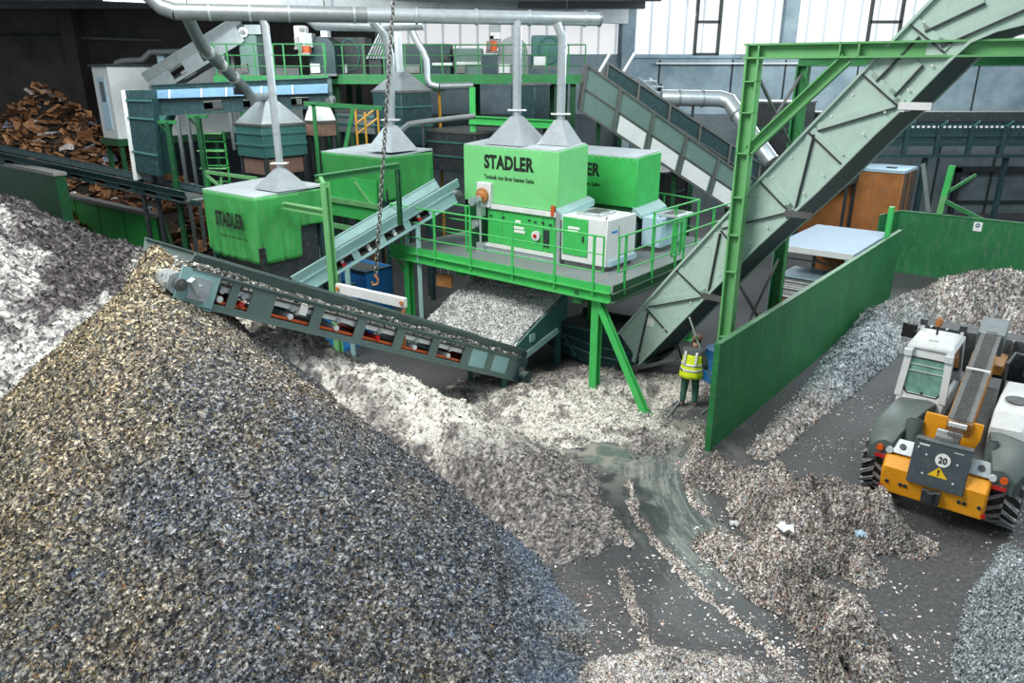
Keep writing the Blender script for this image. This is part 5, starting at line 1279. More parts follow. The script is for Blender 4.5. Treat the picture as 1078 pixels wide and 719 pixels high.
# ribbed slanted hood and small roof pieces behind
a = at(385,62,Y=32.6); b = at(412,34,Y=32.6)
m = MB().prism([(a.x,32.6,a.z),(a.x+.9,32.6,a.z),(b.x+.1,32.6,b.z-.3),(b.x,32.6,b.z),(b.x-.5,32.6,b.z)], (0,1.2,0)); t = thing('slanted_hood', 'dark ribbed slanted hood on the gallery left of the chain duct', 'chute', (a.x, 32.6, a.z)); part(m, 'casing', G['galvdark'], t)
m = MB()
for k in range(7): o = Vector((.12+k*.12,-.02,0)); m.bar(Vector((a.x,32.6,a.z))+o, Vector((b.x-.5,32.6,b.z))+o*.7, .03, .04)
part(m, 'ribs', G['dark'], t, split=True)
part(MB().box(a.x+.1,a.x+.6,32.7,33.2,zg2,a.z+.1), 'stand', G['dark'], t, split=True)
belt_conveyor('gallery_belt', 'grey inclined belt rising from the left to the chute on the upper gallery', at(170,100,Y=31.5), at(262,44,Y=31.5), 1.0, .9, [(1.0,1.6),(2.4,3.0)], ('galvdark','galvdark','belt'), skirt=.3, roll=False, legs=((.8,0),(3.2,4.5)))
# ---------------------------------------------------------------- left belt with its drop chute
belt_conveyor('transfer_belt', 'dark level belt with sky-blue side boards across the back left', at(350,113,Y=27.6), at(172,121,Y=27.0), 1.1, .98, [(.7,1.3),(2.2,2.9),(3.6,4.2)], ('tealdark','tealdark','belt'), skirt=.5, roll=False, head=True)
SK = paint('pale_blue_board', (112,150,178), .4, var=.15, dust=.3)
a, b = at(160,104,Y=26.3), at(345,98,Y=26.9); a2, b2 = at(160,95,Y=26.3), at(345,88,Y=26.9)
t = thing('side_boards', 'pale blue side boards on the level belt at the back left', 'board', (a+b)/2)
part(MB().prism([a, b, b2, a2], (0,.05,0)), 'board', SK, t)
m = MB()
for s in (.1,.28,.42,.62,.8): m.bar(a.lerp(b,s)+Vector((0,-.03,0)), a2.lerp(b2,s)+Vector((0,-.03,0)), .04, .05)
part(m, 'board_joints', G['white'], t, split=True)
t = thing('drop_chute', 'tall dark teal drop chute at the left end of the level belt', 'chute', at(150,190,Y=26))
Yc = 25.9
f = [at(131,95,Y=Yc), at(159,95,Y=Yc), at(168.5,186,Y=Yc), at(142,180,Y=Yc)]
part(MB().prism(f, (0,1.3,0)), 'casing', G['tealdark'], t)
part(MB().prism([f[0]+Vector((-.1,-.03,0)), f[0]+Vector((.02,-.03,0)), f[3]+Vector((.04,-.03,-.3)), f[3]+Vector((-.08,-.03,-.3))], (0,1.3,0)), 'edge_plate', G['white'], t)
part(MB().bar(f[0].lerp(f[3],.33)+Vector((0,-.03,0)), f[1].lerp(f[2],.33)+Vector((0,-.03,0)), .05, .05).bar(f[0].lerp(f[3],.75)+Vector((0,-.03,0)), f[1].lerp(f[2],.75)+Vector((0,-.03,0)), .05, .06).bar(f[0].lerp(f[3],.12)+Vector((0,-.03,0)), f[1].lerp(f[2],.12)+Vector((0,-.03,0)), .04, .05), 'rib', G['teal'], t, split=True)
part(MB().prism([at(160,122,Y=Yc+.4), at(175,122,Y=Yc+.4), at(166,152,Y=Yc+.4)], (0,.8,0)), 'side_hopper', G['teal'], t)
for px in (148, 163):
    p = at(px, 188, Y=Yc+.6); part(MB().box(p.x-.06,p.x+.06,Yc+.54,Yc+.66,0,p.z+.2), 'leg', G['dark'], t, split=True)
# green posts carrying the level belt
for (px, py, Y, lab) in ((208,122,25.4,'tall dark green post in front of the level belt, left of the lettered tarpaulin'), (176,128,26.2,'thin dark green post behind the drop chute at the back left')):
    p = at(px, py, Y=Y); t = thing('support_post', lab, 'post', (p.x, Y, 0))
    part(MB().ibeam((p.x,Y,0),(p.x,Y,p.z),.15,.15,.03,up=(0,1,0)), 'post', G['darkgreen'], t, split=True)
    part(MB().bar((p.x-.35,Y,p.z-.02),(p.x+.3,Y,p.z-.02),.12,.1), 'cap_beam', G['postgreen'], t)
    part(MB().bar((p.x-.3,Y,p.z-.06),(p.x,Y,p.z-.4),.06,.06).box(p.x-.2,p.x+.2,Y-.2,Y+.2,0,.03), 'brace', G['darkgreen'], t, split=True)
# caged green ladder and green triangular guard
t = thing('caged_ladder', 'small green caged ladder behind the tall green post', 'ladder', at(227,180,Y=27.5))
a, b = at(218,182,Y=27.5), at(236,138,Y=27.5)
m = MB().box(a.x,a.x+.06,27.5,27.56,0,b.z).box(b.x-.06,b.x,27.5,27.56,0,b.z); part(m, 'stile', G['green'], t)
m = MB()
for k in range(16): m.box(a.x,b.x,27.5,27.54,b.z-.1-k*.28,b.z-.06-k*.28)
part(m, 'rung', G['green'], t)
m = MB()
for k in range(3):
    z = b.z-.05-k*.6; m.tube([(a.x-.05,27.4,z),(a.x-.05,27.05,z),(b.x+.05,27.05,z),(b.x+.05,27.4,z)], .03, 6)
part(m, 'cage_hoop', G['framegreen'], t)
t = thing('guard_rail', 'pale green angled guard rail behind the lettered tarpaulin machine', 'railing', at(245,190,Y=22.5))
q = [at(217,181,Y=22.8), at(270,188,Y=22.0), at(232,197,Y=22.6), at(216,183,Y=22.8)]
part(MB().bar(q[0],q[1],.09,.09).bar(q[3],q[2],.07,.07).bar(at(233,183,Y=22.6),at(233,197,Y=22.6),.06,.06), 'rail', G['framegreen'], t, split=True)
part(MB().box(q[0].x-.05,q[0].x+.05,22.75,22.85,0,q[0].z).box(q[1].x-.05,q[1].x+.05,21.95,22.05,0,q[1].z), 'post', G['postgreen'], t, split=True)
t = thing('yellow_handrail', 'worn yellow stair handrail behind the second tarpaulin machine', 'railing', at(385,140,Y=27))
p = [at(374,114,Y=27), at(376,150,Y=27), at(398,124,Y=27), at(375,142,Y=27), at(384,118,Y=27), at(384,136,Y=27)]
part(MB().tube([p[3],p[2]], .035, 6).tube([p[3]+Vector((0,0,.35)),p[2]+Vector((0,0,.35))], .035, 6), 'handrail', G['handyellow'], t, split=True)
part(MB().tube([p[0],(p[0].x,27,0)], .04, 6).tube([p[4],(p[4].x,27,0)], .04, 6).tube([p[2]+Vector((0,0,.35)),(p[2].x,27,0)], .04, 6), 'post', G['handyellow'], t, split=True)
t = thing('yellow_pole', 'thin yellow pole hanging below the upper gallery right of the ribbed hopper', 'pole', at(463,125,Y=29.5))
part(MB().tube([at(462,94,Y=29.5), (at(464,125,Y=29.5).x,29.5,0)], .06, 6), 'pole', G['handyellow'], t)
part(MB().box(at(462,94,Y=29.5).x-.25,at(462,94,Y=29.5).x+.25,29.4,29.6,at(462,96,Y=29.5).z,at(462,93,Y=29.5).z), 'head_plate', G['postgreen'], t)
t = thing('pipe_rail', 'long thin green rail crossing below the gallery left of the chain', 'railing', at(340,112,Y=24))
part(MB().bar(at(320,109,Y=26),at(402,114,Y=26),.1,.14), 'rail', G['postgreen'], t, split=True)
part(MB().bar(at(372,114,Y=26),at(363,158,Y=26),.12,.12).box(at(330,110,Y=26).x-.06,at(330,110,Y=26).x+.06,25.95,26.05,0,at(330,110,Y=26).z), 'post', G['postgreen'], t, split=True)
t = thing('cross_beam', 'bright green cross beam below the upper gallery behind the front hood', 'beam', at(540,130,Y=28))
part(MB().ibeam(at(494,126,Y=27.4),at(585,131,Y=26.8),.28,.2,.04), 'beam', G['green'], t)
part(MB().ibeam((at(497,90,Y=27.4).x,27.5,0),(at(497,90,Y=27.4).x,27.5,at(497,92,Y=27.4).z),.24,.2,.03,up=(0,1,0)).ibeam((at(592,90,Y=26.8).x,27,0),(at(592,90,Y=26.8).x,27,at(592,88,Y=26.8).z),.24,.2,.03,up=(0,1,0)), 'post', G['green'], t, split=True)
# ---------------------------------------------------------------- low left belt, low green walls, cabin
p0, p1 = at(-30,161,Y=31.5), at(208,213,Y=25.8)
belt_conveyor('long_low_belt', 'long dark belt conveyor crossing in front of the cardboard heap', p0, p1, .9, .42, [(k*1.3+.3,k*1.3+.9) for k in range(11)], ('tealdark','tealdark','dark'), skirt=.2, roll=False, near=-1, legs=((14.5,0),))
G['dustcap'] = paint('dust_covered_cap', (140,140,136), .85, var=.2, dust=.3)
c0 = at(62,203,z=2.4); LF = frame(c0.x, c0.y)
t = thing('low_bunker_wall', 'low bright green bunker wall with a dusty top beyond the pale flake heap', 'wall panel', LF @ Vector((4,0,0)))
part(MB(LF).box(0,8.6,0,.12,0,2.3), 'sheet', G['green'], t)
part(MB(LF).box(0,8.65,-.06,.3,2.28,2.42), 'dusty_cap', G['dustcap'], t)
part(MB(LF).add([(8.6,0,0),(9.6,.1,0),(8.9,.1,2.3),(8.6,0,2.3),(8.6,.12,0),(9.6,.22,0),(8.9,.22,2.3),(8.6,.12,2.3)], [(0,1,2,3),(7,6,5,4),(1,0,4,5),(2,1,5,6),(3,2,6,7),(0,3,7,4)]), 'end_sheet', G['darkgreen'], t)
m = MB(LF)
for k in range(4): m.box(1.5+k*2.2,1.53+k*2.2,-.02,0,.1,2.25)
part(m, 'sheet_joint', G['darkgreen'], t, split=True)
c1 = at(57,183,Y=27.0); LG = frame(c1.x, c1.y)
t = thing('bunker_block', 'dark green bunker end block with a dusty flat top at the left edge', 'wall panel', LG @ Vector((-2,0,0)))
part(MB(LG).box(-6,0,0,.35,0,c1.z-.06), 'body', G['darkgreen'], t)
part(MB(LG).box(-6.05,.04,-.05,.4,c1.z-.08,c1.z+.04), 'dusty_cap', G['dustcap'], t)
# white control cabin with windows
p = at(112,70,Y=33.0); HF = frame(p.x, p.y)
t = thing('control_cabin', 'white control cabin with small windows behind the drop chute', 'cabin', (p.x, p.y, 0))
z1 = p.z; z0 = z1-2.9
part(MB(HF).box(-1.4,0,0,9.5,z0,z1), 'body', G['white'], t)
part(MB(HF).box(-1.5,.1,-.1,9.6,z1,z1+.1), 'roof', G['dark'], t)
part(MB(HF).box(-1.5,.1,-.1,9.6,z0-.3,z0), 'floor_frame', G['darkgreen'], t)
d = part(MB(HF).box(-1.0,-.35,-.03,0,z0+.35,z0+2.5), 'door', G['whiteblue'], t); part(MB(HF).box(-.85,-.5,-.04,-.03,z0+1.5,z0+2.3), 'door_pane', G['glass'], d)
for k in range(4):
    w = part(MB(HF).box(0,.03,2.0+k*1.05,2.9+k*1.05,z1-1.5,z1-.75), 'window', G['white'], t); part(MB(HF).box(.03,.035,2.07+k*1.05,2.83+k*1.05,z1-1.43,z1-.82), 'pane', G['glass'], w)
for x, y in ((-1.3,.1),(-.1,.1),(-1.3,4.5),(-.1,4.5),(-1.3,9.3),(-.1,9.3)): part(MB(HF).box(x-.08,x+.08,y-.08,y+.08,0,z0-.3), 'leg', G['darkgreen'], t, split=True)
t = thing('roof_pipe', 'grey bent pipe lying on the roof of the white cabin', 'pipe', at(150,63,Y=35))
part(MB().tube([at(122,72,Y=35), at(123,66,Y=35), at(130,64,Y=35), at(150,63,Y=35), at(158,55,Y=35), at(236,53,Y=35)], .13, 10), 'pipe', G['galvdark'], t)
for px in (170, 197, 222): q = at(px, 60, Y=35.4); part(MB().box(q.x-.12,q.x+.18,35.2,35.5,z1+.1,q.z+.3), 'stand', G['whiteblue'], t, split=True)
# ---------------------------------------------------------------- telehandler
TF = frame(7.98, 12.22)
def tw(x, y, z=0): return TF @ Vector((x, y, z))
th = thing('telehandler', 'grey, white and yellow telescopic loader with a 20 disc seen from behind', 'vehicle', tw(0, 1.4, 0))
def wheel(x, y, nm, r=.62, w=.46):
    s = 1 if x > 0 else -1; a = WV*s; c = tw(x, y, r)
    M = TF @ Matrix.Translation((x, y, r)); m = MB(M)
    m.lathe([(r*.55,-w/2),(r*.86,-w/2),(r*.95,-w*.4),(r*.955,w*.4),(r*.86,w/2),(r*.55,w/2)], (0,0,0), (1,0,0), 36)
    o = part(m, nm, G['black'], th); m = MB(M)
    n = 18
    for k in range(n):
        for sd in (-1, 1):
            a = 2*PI*(k + (.5 if sd > 0 else 0))/n; pts = []
            for t_, xx in ((0,0),(1,sd*w*.5)):
                b = a + t_*.26
                for rr in (.93*r, 1.02*r):
                    for db in (-.055, .055): pts.append((xx, math.cos(b+db)*rr, math.sin(b+db)*rr))
            m.add(pts, [(0,1,3,2),(4,6,7,5),(0,2,6,4),(1,5,7,3),(2,3,7,6),(0,4,5,1)])
    part(m, 'tread_lugs', TREAD, o)
    m = MB(M).lathe([(r*.56,s*w*.30),(r*.5,s*w*.22),(r*.25,s*w*.2),(r*.2,s*w*.36),(0,s*w*.36)], (0,0,0), (1,0,0), 24)
    part(m, 'rim', G['telegrey'], o, split=True)
TREAD = paint('dusty_tread', (124,126,128), .8, var=.5, dust=.8, dustc=(190,192,194), scale=8)
wheel(-1.02, -.22, 'rear_wheel'); wheel(1.02, -.22, 'rear_wheel'); wheel(-.96, 2.95, 'front_wheel'); wheel(.96, 2.95, 'front_wheel')
part(MB(TF).box(-.38,.38,-.75,3.6,.5,1.0).box(-.9,.9,-.46,-.22,.5,.74).box(-.9,.9,2.83,3.07,.5,.74), 'chassis', G['dark'], th)
part(MB(TF).box(-.62,.72,-.55,3.2,.9,1.2), 'engine_deck', G['black'], th)
# rear bumper
m = MB(TF); m.prism([(-.84,-.60,.36),(-.84,-.60,1.04),(-.84,-.98,1.04),(-.84,-1.14,.88),(-.84,-1.10,.36)], (1.64,0,0))
bp = part(m, 'rear_bumper', G['yellow'], th, bevel=.03)
m = MB(TF)
for x in (-.5,-.42,.42,.5,-.72,.72): m.cyl((x,-1.125,.60), .035, .03, (0,1,.2), 8)
part(m, 'bumper_holes', G['dark'], bp, split=True)
part(MB(TF).box(-.14,.14,-1.24,-1.1,.46,.68).cyl((0,-1.26,.58), .06, .2, (0,0,1), 10), 'tow_hitch', G['dark'], bp)
m = MB(TF)
for x in (-.8,.8): m.cyl((x,-1.125,.47), .04, .02, (0,1,0), 10)
part(m, 'reflector', G['red'], bp, split=True)
# grey plate with the disc
pa_ = Vector((0,-1.22,.66)); ptilt = math.radians(-10)
PM = TF @ Matrix.Translation((0.02,-1.2,.74)) @ Matrix.Rotation(ptilt, 4, 'X')
pl_ = part(MB(PM).box(-.44,.44,0,.06,0,.80).box(-.44,.44,0,.22,.76,.82), 'counterweight_plate', G['teledark'], th, bevel=.012)
m = MB(PM).cyl((.04,-.008,.53), .118, .014, (0,1,0), 28); dd_ = part(m, 'speed_disc', G['paper'], pl_, 'white speed disc reading 20')
lettering('20', PM, -.025, .105, .47, .59, -.016, dd_, bold=.03, thick=.05)
m = MB(PM).prism([(-.14,-.006,.22),(.17,-.006,.22),(.015,-.006,.40)], (0,-.008,0)); wt = part(m, 'warning_triangle', paint('warning_yellow', (232,190,30), .45, dust=.05), pl_, 'yellow warning triangle')
part(MB(PM).prism([(.005,-.016,.28),(.025,-.016,.28),(.032,-.016,.355),(-.002,-.016,.355)], (0,-.004,0)).box(.004,.026,-.02,-.016,.245,.267), 'exclamation_mark', G['ink'], wt)
m = MB(PM)
for x, z in ((-.22,.56),(.26,.52),(-.22,.22),(.26,.18),(-.36,.66)): m.cyl((x,-.006,z), .018, .02, (0,1,0), 8)
part(m, 'plate_bolts', G['white'], pl_, split=True)
part(MB(PM).box(-.36,-.2,-.005,0,.71,.735).box(.18,.32,-.005,0,.71,.72), 'maker_plate', G['paper'], pl_, split=True)
for s in (-1, 1):
    st = part(MB(TF @ Matrix.Translation((s*.61,-.93,1.1)) @ Matrix.Rotation(math.radians(-38),4,'X')).box(-.17,.17,0,.05,-.02,.26), 'step_plate', G['galv'], th, bevel=.01)
    part(MB(TF @ Matrix.Translation((s*.61,-.93,1.1)) @ Matrix.Rotation(math.radians(-38),4,'X')).cyl((0,-.01,.12), .055, .03, (0,1,0), 12), 'step_hole', G['dark'], st)
# bodywork left and right
def loft(F, secs):
    m = MB(F); n = len(secs[0]); vs = [p for s in secs for p in s]; fs = []
    for i in range(len(secs)-1):
        for j in range(n): fs.append((i*n+j, i*n+(j+1)%n, (i+1)*n+(j+1)%n, (i+1)*n+j))
    fs.append(tuple(range(n-1,-1,-1))); fs.append(tuple(range((len(secs)-1)*n, len(secs)*n))); m.add(vs, fs); return m
def fender(s):
    S = []
    for y, zo, zi, xo, xi, zb in ((-.92,1.2,1.24,1.12,.76,.84),(-.76,1.34,1.40,1.2,.7,.84),(-.2,1.44,1.52,1.24,.58,1.16),(.35,1.48,1.54,1.22,.5,1.18),(.78,1.45,1.5,1.18,.44,1.1),(.95,1.4,1.45,1.14,.44,.8)):
        S.append([(s*xi,y,zi-.25),(s*xi,y,zi),(s*(xi+.15),y,zi+.03),(s*(xo-.12),y,zo+.03),(s*xo,y,zo-.1),(s*xo,y,zb)])
    if s < 0: S = [x[::-1] for x in S]
    return loft(TF, S)
fl = part(fender(-1), 'rear_fender', G['telegrey'], th, bevel=.015); fr = part(fender(1), 'rear_fender', G['telegrey'], th, bevel=.015)
for s, f in ((-1, fl), (1, fr)):
    part(MB(TF).cyl((s*.96,-.945,1.12), .058, .05, (0,1,0), 14), 'turn_lamp', G['orangelens'], f); part(MB(TF).cyl((s*.80,-.945,1.12), .058, .05, (0,1,0), 14), 'reverse_lamp', G['clearlens'], f)
    part(MB(TF).box(s*.88-.14,s*.88+.14,-.96,-.91,.93,.99), 'red_reflector', G['red'], f)
# right bonnet over the engine
S = []
for y, z in ((.0,1.62),(.25,1.86),(.9,1.92),(1.9,1.86),(2.3,1.6)):
    S.append([(.52,y,1.2),(.52,y,z),(1.0,y,z+.03),(1.14,y,z-.12),(1.16,y,1.2)])
bn = part(loft(TF, S), 'engine_bonnet', G['white'], th, bevel=.02)
part(MB(TF).lathe([(.0,.0),(.16,.0),(.2,-.02)], (.8,.75,1.96), (0,0,1), 20), 'bonnet_recess', G['dark'], bn)
part(MB(TF).tube([(.45,1.9,1.3),(.45,1.9,2.2),(.5,2.5,2.25),(1.2,2.5,2.2)], .035, 8), 'guard_bar', G['dark'], th, split=True)
G['cabglass'] = paint('cab_glass_green_reflection', (116,160,146), .1, var=.35, dust=.05, scale=5)  # pale green reflection put into the glass colour
# cab
cz, ct = 1.62, 2.62
S = []
def csec(z, y0, y1, x0, x1): return [(x0,y0,z),(x1,y0,z),(x1,y1,z),(x0,y1,z)]
m = loft(TF, [csec(1.1,.78,2.25,-1.16,-.32), csec(1.46,.78,2.35,-1.16,-.32), csec(1.52,.80,2.4,-1.15,-.33)]); cab = part(m, 'cab_body', G['white'], th, bevel=.02)
tops = [(-1.10,.98),(-.38,.98)]
for (x, x2) in ((-1.14,-1.08),(-.36,-.40)):
    m = MB(TF); m.bar((x,.83,1.5),(x2,.95,2.5),.12,.12); m.bar((x,2.38,1.5),(x2,2.1,2.5),.09,.09); part(m, 'cab_pillar', G['white'], cab, split=True)
m = MB(TF).prism([(-1.16,.79,1.44),(-.32,.79,1.44),(-.32,.82,1.66),(-.44,.82,1.6),(-1.02,.82,1.6),(-1.16,.82,1.66)], (0,.06,0)); part(m, 'rear_sill', G['white'], cab)
part(MB(TF).prism([(-1.13,.925,2.29),(-.35,.925,2.29),(-.36,.97,2.5),(-1.12,.97,2.5)], (0,.04,0)), 'rear_header', G['white'], cab)
m = loft(TF, [csec(2.46,.92,2.0,-1.14,-.34), csec(2.52,.90,2.0,-1.15,-.33), csec(2.60,.98,1.92,-1.1,-.38), csec(2.64,1.1,1.8,-1.0,-.48)])
rf = part(m, 'cab_roof', G['white'], cab, bevel=.03)
part(MB(TF).box(-.82,-.66,1.05,1.12,2.6,2.66), 'roof_plate', G['white'], rf)
be = part(MB(TF).cyl((-.76,1.42,2.78), .022, .24, (0,0,1), 8), 'beacon_stalk', G['dark'], rf); part(MB(TF).lathe([(.06,0),(.065,.1),(.05,.15),(0,.16)], (-.76,1.42,2.84), (0,0,1), 14), 'beacon_lamp', G['rust'], rf)
for x in (-1.1,-.4):
    part(MB(TF).box(x-.07,x+.07,.82,.92,2.33,2.45), 'work_lamp', G['clearlens'], rf, split=True); part(MB(TF).box(x-.06,x+.06,1.9,2.0,2.66,2.78), 'front_lamp', G['dark'], rf); part(MB(TF).box(x-.025,x+.025,1.9,2.0,2.5,2.66), 'lamp_bracket', G['white'], rf)
part(MB(TF).tube([(-1.12,2.3,2.3),(-1.4,2.4,2.4)], .02, 6).box(-1.55,-1.28,2.36,2.44,2.2,2.5), 'mirror', G['black'], cab)
gl = MB(TF).prism([(-1.0,.835,1.58),(-.48,.835,1.58),(-.40,.855,1.7),(-.43,.925,2.3),(-1.06,.925,2.3),(-1.09,.855,1.7)], (0,.012,0))
rw = part(gl, 'rear_window', G['cabglass'] if 'cabglass' in G else G['glass'], cab, smooth=0)
fr_ = [(-1.0,.825,1.58),(-.48,.825,1.58),(-.40,.845,1.7),(-.43,.915,2.3),(-1.06,.915,2.3),(-1.09,.845,1.7),(-1.0,.825,1.58)]
part(MB(TF).tube(fr_, .018, 6), 'window_seal', G['black'], rw)
m = MB(TF)
for k in range(2): z = 2.04+.13*k; m.bar((-1.06,.875+.016*k,z),(-.43,.875+.016*k,z),.02,.012)
part(m, 'window_slats', G['white'], rw, split=True)
part(MB(TF).cyl((-.74,.82,1.63), .022, .03, (0,1,0), 10), 'wiper_hub', G['black'], rw)
part(MB(TF).prism([(-.36,.9,1.74),(-.36,2.3,1.74),(-.40,2.05,2.44),(-.40,1.02,2.44)], (.01,0,0)).prism([(-1.13,.9,1.74),(-1.13,2.3,1.74),(-1.09,2.05,2.44),(-1.09,1.02,2.44)], (-.01,0,0)), 'side_window', G['glass'], cab, split=True)
part(MB(TF).box(-.98,-.5,1.2,1.6,1.66,2.0), 'seat', G['darkgreen'], cab)
# boom
BA, BB = Vector((.12,-.62,1.5)), Vector((.0,3.3,2.42)); BM, BL = conv_frame(TF @ BA, TF @ BB)
bo = part(MB(BM).box(.2, 2.7, -.2,.2, -.2,.22), 'boom', G['ochre'], th, bevel=.02)
part(MB(BM).box(2.6, BL, -.16,.16, -.16,.2), 'boom_inner', G['steel'], bo, bevel=.015)
part(MB(BM).box(BL-.65, BL+.05, -.24,.24, -.24,.26), 'boom_head', G['galvdark'], bo, bevel=.015)
part(MB(BM).box(.25, BL-.6, -.18,.18, .215,.235), 'boom_top_plate', G['steel'], bo)
m = MB(BM)
for k in range(6): y = -.11+.044*k; m.tube([(-.3,y*.8,.24),(.0,y*.8,.34),(.5,y*.8,.262),(BL-.55,y*.8,.255)], .011, 6)
part(m, 'hydraulic_hoses', G['black'], bo)
part(MB(BM).box(1.9,1.94,-.2,.2,.2,.285).box(-.1,-.06,-.14,.14,.3,.38), 'hose_clamps', G['paper'], bo, split=True)
m = MB(TF).prism([(-.36,-.42,1.25),(.40,-.42,1.25),(.47,-.42,1.48),(.47,-.37,1.76),(-.43,-.37,1.76),(-.43,-.42,1.48)], (0,.05,0)); yk = part(m, 'boom_yoke', G['yellow'], th, bevel=.01)
part(MB(TF).cyl((.02,-.7,1.48), .17, .36, (1,0,0), 18), 'pivot_drum', G['steel'], yk)
part(MB(TF).tube([(-.16,-.72,1.62),(.22,-.72,1.62)], .035, 8), 'pivot_pin', G['white'], yk)
for x, h_ in ((-.56,.5),(.66,.42)):
    c = part(MB(TF).cyl((x,-.5,1.35), .14 if x<0 else .10, h_, (0,.25,1), 18), 'air_pipe', G['telegrey'], th); part(MB(TF).cyl((x,-.5+.06*1,1.35+h_/2), .1 if x<0 else .075, .02, (0,.25,1), 16), 'pipe_mouth', G['black'], c)
# bucket
m = MB(TF)
sec = [(0,4.15,1.1),(0,4.05,1.55),(0,4.2,2.0),(0,4.55,2.06),(0,4.6,2.0),(0,4.3,1.94),(0,4.15,1.55),(0,4.25,1.2),(0,5.3,1.08),(0,5.3,1.02)]
m.prism([(-1.45,y,z) for _,y,z in sec], (2.9,0,0))
bk = part(m, 'bucket', G['dark'], th)
m = MB(TF)
for s in (-1.47,1.43): m.prism([(s,4.1,1.1),(s,4.05,1.55),(s,4.2,2.0),(s,4.6,2.04),(s,5.3,1.05)], (.04,0,0))
part(m, 'bucket_side', G['dark'], bk, split=True)
m = MB(TF)
for k in range(9): x = -1.3+k*.32; m.box(x,x+.05,4.02,4.2,1.3,2.02)
part(m, 'bucket_ribs', G['steel'], bk)
part(MB(TF).box(-.3,.3,3.2,4.1,1.5,1.7).bar((0,3.3,2.3),(0,4.0,1.5),.2,.2), 'bucket_carriage', G['ochre'], bk)
# ---------------------------------------------------------------- worker
def skin(name, verts, edges, radii, mat, parent, off, sub=2, root=0):
    me = bpy.data.meshes.new(name); me.from_pydata([tuple(Vector(v)-off) for v in verts], edges, [])
    o = bpy.data.objects.new(name, me); COL.objects.link(o); o.parent = parent
    sk = o.modifiers.new('skin', 'SKIN'); sk.use_smooth_shade = True
    for i, r in enumerate(radii):
        v = me.skin_vertices[0].data[i]; v.radius = (r, r) if not isinstance(r, tuple) else r; v.use_root = (i == root)
    s = o.modifiers.new('smooth', 'SUBSURF'); s.levels = sub; s.render_levels = sub
    bpy.context.view_layer.update()
    me2 = bpy.data.meshes.new_from_object(o.evaluated_get(bpy.context.evaluated_depsgraph_get()))
    o.modifiers.clear(); o.data = me2; bpy.data.meshes.remove(me); me2.name = name
    me2.materials.clear(); me2.materials.append(mat); me2.polygons.foreach_set('use_smooth', [True]*len(me2.polygons)); o['_off'] = list(off)
    return o
G['skin'] = paint('skin', (196,146,118), .55, var=.05, dust=0); G['cloth'] = paint('grey_jacket_cloth', (74,78,82), .85, var=.15, dust=.1)
G['trousers'] = paint('green_work_trousers', (52,96,82), .85, var=.2, dust=.15); G['vest'] = paint('hi_vis_yellow', (212,228,24), .6, var=.08, dust=.03)
G['tape'] = paint('silver_reflective_tape', (206,210,212), .35, var=.05, dust=0); G['boot'] = paint('dusty_boot', (96,92,86), .7, var=.2); G['hat'] = paint('brown_cap', (120,70,52), .6); G['hair'] = paint('dark_hair', (40,30,26), .8); G['glove'] = paint('dark_glove', (28,32,38), .7)
pf_ = at(724, 428, 0); WM_ = frame(pf_.x, pf_.y, 0, math.radians(-28))    # x right of the worker, y ahead of the worker
def wp(x, y, z): return WM_ @ Vector((x, y, z))
man = thing('person', 'worker in a yellow high-visibility vest and green trousers holding a long pole', 'person', pf_)
PO = Vector(man.location)
J = dict(pel=(0,0,.93), sp=(0,.02,1.12), ch=(.01,.07,1.32), nk=(.02,.13,1.46), hd0=(.03,.16,1.54), hd1=(.04,.2,1.63), hd2=(.04,.21,1.70),
  lh=(-.1,0,.88), lk=(-.13,.05,.48), la=(-.14,-.03,.09), lt=(-.15,.14,.04), rh=(.1,0,.88), rk=(.12,.10,.48), ra=(.14,.06,.09), rt=(.17,.23,.04),
  ls=(-.18,.08,1.38), le=(-.24,.2,1.12), lw=(-.06,.38,1.06), lp=(-.0,.42,1.06), rs=(.2,.09,1.38), re=(.32,.12,1.12), rw=(.33,.34,1.02), rp=(.32,.41,1.01))
R = dict(pel=.135, sp=.14, ch=.16, nk=.06, hd0=.07, hd1=.095, hd2=.07, lh=.1, lk=.065, la=.045, lt=.04, rh=.1, rk=.065, ra=.045, rt=.04, ls=.075, le=.05, lw=.034, lp=.04, rs=.075, re=.05, rw=.034, rp=.04)
E = [('pel','sp'),('sp','ch'),('ch','nk'),('nk','hd0'),('hd0','hd1'),('hd1','hd2'),('pel','lh'),('lh','lk'),('lk','la'),('la','lt'),('pel','rh'),('rh','rk'),('rk','ra'),('ra','rt'),
     ('ch','ls'),('ls','le'),('le','lw'),('lw','lp'),('ch','rs'),('rs','re'),('re','rw'),('rw','rp')]
# the pole runs through both hands
hl, hr = Vector(J['lp'])+Vector((.02,.03,.02)), Vector(J['rp'])+Vector((0,.03,0))
pole_u = None
def fingers(base, wrist, grip, sgn):
    b, w = Vector(J[base]), Vector(J[wrist]); d = (b-w).normalized()
    ax = PD; side = ax
    for i in range(4):
        off = side*(.018*(i-1.5)); L = (.04,.046,.043,.034)[i]
        p = b+off+d*.015; cur = d.cross(ax).normalized()*sgn
        names = []
        for k, (f, c) in enumerate(((.9,.15),(1.4,.7),(1.2,1.2))):
            nm = '%s_f%d%d' % (base, i, k); J[nm] = tuple(p + d*L*f + cur*L*c*.9); R[nm] = .0095-.001*k; names.append(nm)
        E.append((base, names[0])); E.append((names[0], names[1])); E.append((names[1], names[2]))
    for k, (f, c, s_) in enumerate(((-.2,.5,-.03),(.3,1.0,-.035))):
        nm = '%s_t%d' % (base, k); J[nm] = tuple(b + d*.04*f + d.cross(ax).normalized()*sgn*.035*c + side*s_); R[nm] = .011-.001*k
    E.append((wrist, base+'_t0')); E.append((base+'_t0', base+'_t1'))
top = WM_.inverted() @ at(726, 335, Y=pf_.y-.12); PD = None
